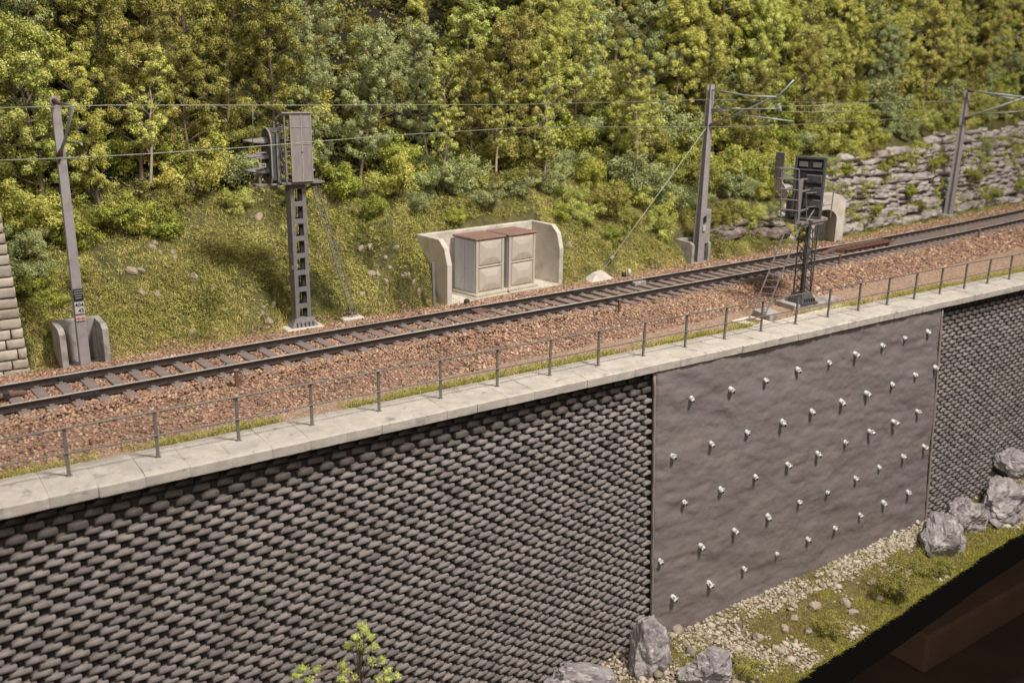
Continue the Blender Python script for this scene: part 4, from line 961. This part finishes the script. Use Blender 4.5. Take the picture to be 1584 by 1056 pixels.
# head: plate facing right, seen from behind
hx2 = L2(1247, 338)[0]; HH = L2(1247, 243)[2]-P2
hd = MB().box(.0, .05, -.5, .5, .1, HH, .04).build('target_plate', m_dsig, e); hd.location = (hx2, 0, P2); hd.rotation_euler = (0, 0, math.radians(24))
b = MB()
for (y0, y1, z0, z1_) in ((-.5, -.43, .1, HH), (.43, .5, .1, HH), (-.43, .43, HH-.08, HH), (-.43, .43, .1, .18), (-.43, .43, HH-.46, HH-.4)): b.box(-.14, -.001, y0, y1, z0+.003, z1_-.003, .01)
b.build('plate_frame', m_dsig, hd)
b = MB()
for y0 in (-.38, .08): b.box(-.12, -.02, y0, y0+.3, HH-.34, HH-.16, .02)
b.build('clamp', m_sig, hd)
for zz in (HH-.85, HH-1.25, HH-1.65):
    b = MB(); b.box(-.16, -.002, -.45, .1, zz, zz+.28, .03); b.box(-.2, -.16, -.3, -.12, zz+.06, zz+.2); b.build('lamp_housing', m_dsig, hd)
for zz in (HH-.2, HH-.75, HH-1.3): MB().bar((.05, -.25, zz), (.32, -.25, zz+.02), .2, .03).build('lamp_hood', m_dsig, hd)
hxx = hx2
b = MB(); qx = L2(1237, 338, -.45)[0]; b.box(qx-.09, qx+.09, -.5, -.42, P2, P2+HH*.68, .008); b.box(qx-.02, qx+.3, -.47, -.42, P2+HH*.68, P2+HH*.7); b.bar((qx, -.45, P2+HH*.5), (hxx, -.1, P2+HH*.5), .05, .05); b.bar((qx, -.45, P2+HH*.2), (hxx, -.1, P2+HH*.2), .05, .05); b.bar((qx+.5, -.4, P2), (hxx+.1, -.3, P2+.5), .035, .035)
b.build('head_support', m_sig, e)
a_ = L2(1208, 236, .75); c_ = L2(1225, 276, .75)
MB().box(a_[0]-.0, a_[0]+.03, .55, .95, c_[2]-.0, a_[2], .008).build('side_plate', m_sig, e) 
MB().prism([(.4, 0), (.95, .35), (.95, .62), (.75, .7), (.3, .25)], a_[0]+.06, a_[0]+.1, lambda p, d: (d, p[0], c_[2]-.65+p[1])).build('number_disc', m_lsig, e)
MB().bar((a_[0]+.05, .7, c_[2]+.1), (hxx, .3, c_[2]+.15), .05, .05).build('bracket', m_sig, e)
MB().box(-.35, -.0, .45, .8, P2, P2+.7, .03).build('relay_box', m_dsig, e)
# cage ladder on the left of the platform, leaning ladder to the ground
lt = L2(1226, 345, -.15); lc = L2(1232, 262, -.15)
f0 = onz(1183, 487, -.42); foot = (float(f0[0])-LXc, float(f0[1])-LYc, 0)
A0 = Vector((-.95, -.32, P2)); A1 = Vector((-.78, -.32, P2+1.55))
A0 = Vector(L2(1226, 338, -.32)); A1 = Vector(L2(1228, 262, -.32))
b = MB(); sd = Vector((.22, -.3, 0)).normalized()*.27
for s in (-1, 1): b.bar(A0+sd*s, A1+sd*s, .035, .035)
for k in range(5):
    p = A0.lerp(A1, .16+k*.21); b.tube([p-sd, p+sd], .015, 6)
    bk = Vector((-.38, -.0, .06)); b.tube([p-sd, p-sd+bk*.7, p+bk*1.1, p+sd+bk*.7, p+sd], .015, 6)
b.build('cage', m_sig, e)
ladder(e, foot, (A0.x+.12, A0.y-.1, PT), (.35, -.3, 0), .42, 13, m_sig, .016)
# handrail on the right
q = [L2(1251, 343, -.5), L2(1251, 299, -.5), L2(1287, 296, -.1), L2(1282, 336, -.1)]
b = MB(); b.tube(q, .02, 6); m1 = Vector(q[0]).lerp(Vector(q[1]), .5); m2 = Vector(q[3]).lerp(Vector(q[2]), .5); b.tube([m1, m2], .016, 6)
b.tube([(.35, .1, P2), (.5, -.1, P2+.55)], .016, 6); b.build('handrail', m_sig, e)
def slab(name, pts, z, h, m, label, cat):
    b = MB(); p3 = [onz(u, v, z) for u, v in pts]; b.prism([(p[0], p[1]) for p in p3], z-h, z, lambda p, d: (p[0], p[1], d)); return tag(b.build(name, m, None), label, cat)
slab('ladder_pad', [(1165, 479), (1191, 489), (1207, 483), (1183, 474)], -.42, .3, m_conc2, 'small concrete block at the foot of the lattice signal ladder', 'concrete pad')
cv = slab('cable_cover', [(1131, 496), (1170, 505), (1196, 498), (1160, 488)], -.575, .2, m_conc, 'flat concrete pit cover with brown lid beside the coping', 'pit cover')
slab('pit_lid', [(1149, 495), (1171, 499), (1180, 496), (1160, 491)], -.569, .05, m_tray, 'brown inset lid in the flat pit cover', 'lid').parent = cv
for k in ('label', 'category'): del bpy.data.objects['pit_lid'][k]
slab('cable_duct', [(1196, 497), (1210, 500), (1320, 474), (1300, 470)], -.575, .2, m_conc, 'long narrow concrete cable duct slab beside the lattice signal', 'cable duct')
slab('duct_slab', [(1258, 459), (1277, 466), (1300, 461), (1282, 455)], -.52, .2, m_conc2, 'small flat slab just right of the lattice signal block', 'concrete slab')

# ------------------------------------------------------------------ cabinet refuge
e = empty('concrete_refuge', (NI[0], NI[1], -.4), NI[2], 'pale U shaped concrete refuge wall enclosing two relay cabinets', 'refuge wall')
TZ_ = 2.17; D = 1.65; Wd = 5.35
side = [(0, -.3), (D, -.3), (D, TZ_), (.45, TZ_-.02), (.16, TZ_-.28), (0, 1.35), (0, -.3)][:-1]
for xx in (0, Wd-.2): 
    o = MB().prism(side, xx, xx+.2, lambda p, d: (d, p[0], p[1])).build('wing_wall', m_conc, e); md = o.modifiers.new('b', 'BEVEL'); md.width = .02; md.segments = 2
o = MB().box(.2, Wd-.2, D-.2, D-.003, -.3, TZ_-.003).build('back_wall', m_conc, e); md = o.modifiers.new('b', 'BEVEL'); md.width = .02
MB().box(.2, Wd-.2, -.05, D-.2, -.3, .06).build('floor_slab', m_conc, e)
def cabinet(lx, label):
    c, s = math.cos(NI[2]), math.sin(NI[2]); ly = .2; E = empty('relay_cabinet', (NI[0]+lx*c-ly*s, NI[1]+lx*s+ly*c, -.42), NI[2], label, 'relay cabinet', 'relay cabinets in the refuge')
    w_, d_, h_ = 1.25, 1.12, 2.02
    MB().box(-.2, w_+.16, -.25, d_+.03, 0, .12, .02).build('plinth', m_conc2 if 0 else m_cab, E); MB().box(-.1, w_+.1, -.14, d_+.02, .12, .22, .02).build('plinth_step', m_cab, E)
    MB().box(0, w_, 0, d_, .2, h_, .015).build('body', m_cab, E)
    r = MB(); r.box(-.06, w_+.06, -.07, d_+.05, h_, h_+.07, .02); r.build('roof', m_roof, E)
    for x0 in (.0, w_-.1): MB().box(x0-.002, x0+.1, -.03, -.001, .23, h_-.002, .005).build('corner_strip', m_cab, E)
    MB().box(.1, w_-.1, -.05, -.001, 1.08, 1.13, .01).build('cross_rail', m_cab, E)
    for z0, z1 in ((.28, 1.05), (1.16, h_-.04)):
        b = MB(); x0, x1 = .12, w_-.12; o1 = .12; v = []
        for (i, dy) in ((0, -.002), (.02, -.035), (.14, -.06), (.27, -.082)):
            k = i; v += [(x0+k, dy, z0+k*.9), (x1-k, dy, z0+k*.9), (x1-k, dy, z1-k*1.0), (x0+k, dy, z1-k*1.0)]
        f = [(j*4+i, j*4+(i+1) % 4, j*4+4+(i+1) % 4, j*4+4+i) for j in range(3) for i in range(4)]+[(12, 13, 14, 15)]
        b.add(v, f); b.build('embossed_panel', m_cab, E)
    for y0, y1 in ((.05, d_/2-.008), (d_/2+.008, d_-.05)):
        dr = MB().box(-.022, -.001, y0, y1, .26, h_-.03, .005).build('door', m_door, E)
        if y0 < .1: MB().tube([(-.05, y1-.05, 1.0), (-.02, y1-.05, 1.0)], .03, 8).build('knob', m_lsig, dr)
    return E
cabinet(1.37, 'beige relay cabinet with brown roof and blue grey side doors, left one'); cabinet(2.85, 'beige relay cabinet with brown roof, right one beside the wing wall')
q = ony(667, 470, 4.0); tag(MB().box(-.045, .045, -.035, .035, -.2, 1.5, .006).build('marker_post', m_sig, None), 'thin dark grey post standing against left side of the concrete refuge', 'post')
o = bpy.data.objects['marker_post']; o.location = (14.72, 4.05, -.38); o.rotation_euler = (0, -.03, 0)
# tunnel refuge at right
e = empty('cliff_refuge', (36.35, 5.75, -.4), math.radians(-32), 'pale concrete refuge with arched opening set into the rock cliff', 'refuge')
hw2 = .85; Hh = 2.25; arch = [(-hw2, 0), (-hw2, Hh-.25), (-hw2+.25, Hh), (hw2-.25, Hh), (hw2, Hh-.25), (hw2, 0), (.5, 0), (.5, 1.15)]+[(.5*math.cos(t), 1.15+.45*math.sin(t)) for t in np.linspace(.2, math.pi-.2, 9)]+[(-.5, 1.15), (-.5, 0)]
e.location = (36.5, 5.55, -.4)
MB().prism(arch, -.25, 1.2, lambda p, d: (p[0], d, p[1])).build('arch_frame', m_conc, e); MB().box(-.6, .6, 1.0, 1.19, 0, 1.7).build('back_wall', m_conc2, e)
p = onz(1296, 377, -.38); E2 = empty('cable_marker', (p[0], p[1], -.38), 0, 'small dark marker at the foot of the cliff refuge', 'marker'); peg(E2)
# ------------------------------------------------------------------ beige stone wall, far left
e = empty('stone_wing_wall', (1.5, 3.7, -.45), 0, 'beige stone block wall end at the left edge beyond the track', 'stone wall')
def rx(z): return 2.9-.045*z                       # right end leans
b = MB(); b.prism([(-3, -.3), (rx(0)-.02, -.3), (rx(6)-.02, 6), (-3, 6)], .04, .6, lambda p, d: (p[0]-1.5, d, p[1])); b.build('core', m_lmort, e)
V = []; F = []; T_ = []; z = -.1; row = 0; r = np.random.default_rng(8)
while z < 6:
    h = r.uniform(.24, .3); x = -2.6-(.35 if row % 2 else 0)
    while x < rx(z)-.1:
        wd = r.uniform(.55, .85); a_, c_ = x, min(x+wd, rx(z)); x += wd
        if c_-a_ < .12: continue
        if rx(z)-c_ < .2: c_ = rx(z); x = 99
        g = .016; k = len(V); x0, x1, z0, z1 = a_+g, c_-g, z+g, z+h-g
        for ins, y in ((0, .1), (0, -.03), (.015, -.055), (.06, -.065)):
            for X, Z in ((x0+ins, z0+ins), (x1-ins, z0+ins), (x1-ins, z1-ins), (x0+ins, z1-ins)): V.append((X-1.5+r.uniform(-.005, .005), y+r.uniform(-.004, .004), Z+r.uniform(-.004, .004)))
        for q in range(3):
            for i in range(4): F.append((k+q*4+i, k+q*4+(i+1) % 4, k+q*4+4+(i+1) % 4, k+q*4+4+i))
        F.append((k+12, k+13, k+14, k+15)); T_ += [r.random()]*16
    z += h; row += 1
npmesh('stone_facing', np.array(V), np.array(F), m_lwall, np.array(T_), e)

# ------------------------------------------------------------------ foreground ledge
EP = [onz(u, v, GZ-.1) for u, v in ((1080, 1150), (1221, 1058), (1310, 1001), (1396, 944), (1464, 898), (1521, 859), (1584, 820), (1650, 778))]
EX = [-3]+[float(p[0]) for p in EP]+[90]; EY = [float(EP[0][1])]+[float(p[1]) for p in EP]+[float(EP[-1][1])+.5]
def ey(x): return float(np.interp(x, EX, EY))
def gz(x, y):
    t = (y-ey(x))/(-4.1-ey(x)); return GZ-.12+.16*t+.09*fbm(x, y, 2, .9, 4)
V = []; lx = np.arange(-3, 90, .25); ny = 20
for x in lx:
    for k in range(ny+1): y = lerp(ey(x), -4.05, k/ny); V.append((x, y, gz(x, y)))
a = np.array([i*(ny+1)+j for i in range(len(lx)-1) for j in range(ny)])
tag(npmesh('foreground_ground', np.array(V), np.stack([a, a+ny+1, a+ny+2, a+1], 1), m_earth, smooth=True), kind='structure')
b = MB(); n = len(lx)
for x in lx: b.v += [(x, ey(x)-.07, gz(x, ey(x))-.01), (x, ey(x)+.03, gz(x, ey(x))-.01), (x, ey(x)+.03, GZ-1.35), (x, ey(x)-.07, GZ-1.35)]
for i in range(n-1):
    for k in range(4): b.f.append((i*4+k, i*4+(k+1) % 4, i*4+4+(k+1) % 4, i*4+4+k))
tag(b.build('fascia_board', m_black, None), 'black fascia board along the lower edge of the layout', 'fascia board')
tag(MB().box(-3, 90, -4.2, 30, GZ-1.34, GZ-1.25).build('baseboard', m_black, None), 'black baseboard underside hidden behind the fascia', 'baseboard')
tag(MB().box(-40, 200, -40, 80, -30.3, -30).build('floor', m_brown, None), kind='structure')
e = MB().box(52, 160, 5.5, 40, -30, -27.2, .2).build('wooden_plinth', m_brown2, None); tag(e, 'dim brown wooden plinth on the floor beyond the black fascia', 'plinth')
# rubble
P = []; R = []
while len(P) < 15000:
    x = random.uniform(12, 48); t = random.random()**1.0; y = lerp(-4.2, ey(x)+.08, t)
    cover = fbm(x, y, 7, .55, 3)+(.45 if t < .3 else -.02)+(.3 if x < 21 else -.12)
    if cover < random.uniform(-.1, .35): continue
    rr = random.choice((.022, .03, .03, .04, .05, .06))*random.uniform(.7, 1.3)*(1 if random.random() < .97 else 2.2)
    P.append((x, y, gz(x, y)+rr*.4)); R.append(rr)
tag(stones('rubble', np.array(P), np.array(R), m_rubble), 'pale limestone rubble scattered at the foot of the wall', 'rubble', kind='stuff')
P = []
while len(P) < 60000:
    x = random.uniform(12, 50); t = 1-random.random()**1.5; y = lerp(-4.3, ey(x)-.02, t)
    if fbm(x, y, 7, .55, 3)+(.2 if x < 21 else -.3)-t*.5 > random.uniform(-.3, .25): continue
    P.append((x, y, gz(x, y)-.01))
P = np.array(P); tag(blades('ledge_grass', P, rng.uniform(.05, .17, len(P)), rng.uniform(.01, .022, len(P)), 1.0, m_moss, None, .5), 'mossy yellow green grass on the ledge below the wall', 'grass', kind='stuff')
# boulders
bl = [(998, 1012, -4.9, (.75, .65, 1.15), 11, 'tall grey boulder leaning on the wall where block masonry meets the plain panel'),
      (1096, 1035, -6.3, (.85, .7, .62), 12, 'rounded grey boulder on the rubble at the bottom edge'),
      (900, 1052, -4.9, (1.15, .5, .45), 13, 'long pale boulder at the foot of the block wall, bottom edge'),
      (1457, 838, -5.6, (1.15, .85, 1.25), 14, 'craggy grey boulder below the right end of the plain panel'),
      (1489, 805, -5.1, (.95, .8, .95), 15, 'craggy grey boulder between two larger ones at the right wall foot'),
      (1550, 778, -5.4, (1.6, 1.1, 1.0), 16, 'large angular grey boulder at the foot of the right block wall'),
      (1570, 717, -4.7, (.8, .7, .6), 17, 'smaller grey boulder uppermost at the right edge of the wall foot'),
      (1592, 780, -5.2, (.6, .5, .5), 18, 'grey boulder cut off by the right edge of view')]
for u, v, y, s, seed, l in bl:
    me = rock_mesh(seed, .5, 5, 10); me.materials.append(m_rock); o = bpy.data.objects.new('boulder', me); COL.objects.link(o); q = ony(u, v, y); o.location = tuple(q); o.scale = s; o.rotation_euler = (random.uniform(-.2, .2), random.uniform(-.3, .3), random.uniform(0, 6)); tag(o, l, 'boulder', 'boulders at the foot of the wall')
    if seed in (11, 14, 15, 16): o.rotation_euler[2] = .35
# larger loose rocks in the rubble
for i, (u, v) in enumerate([(1230, 955), (1213, 972), (1205, 1006), (1260, 868+70), (1308, 932), (1291, 960), (1320, 945), (1250, 976), (1358, 920), (1350, 900), (1172, 985), (1228, 938)]):
    q = onz(u, v, GZ); s = random.uniform(.11, .2); o = bpy.data.objects.new('loose_rock', smesh[i % 5].copy()); o.data.materials.clear(); o.data.materials.append(m_lstone); COL.objects.link(o); o.location = (q[0], q[1], gz(q[0], q[1])+s*.3); o.scale = (s*1.3, s, s*.8); o.rotation_euler = (0, 0, i)
    tag(o, 'pale loose rock on the rubble ledge, %s from left below the panel' % ordn[sorted([1230,1213,1205,1260,1308,1291,1320,1250,1358,1350,1172,1228]).index(u)], 'rock', 'loose rocks on the rubble ledge')
for u, v, s, km, seed, l in [(1276, 960, .62, 'olive', 301, 'small dark green bush on the ledge between two patches of rubble'), (1385, 905, .95, 'olive', 302, 'widest dark green bush on the ledge below the panel'), (1437, 872, .8, 'olive', 303, 'olive bush on the ledge next to the craggy boulders'), (1153, 1030, .6, 'olive', 304, 'little green bush right of the rounded boulder at bottom')]:
    q = onz(u, v+12, GZ); small_plant('ledge_bush', q[0], q[1], gz(q[0], q[1])-.05, s, km, seed, l, 'bush')
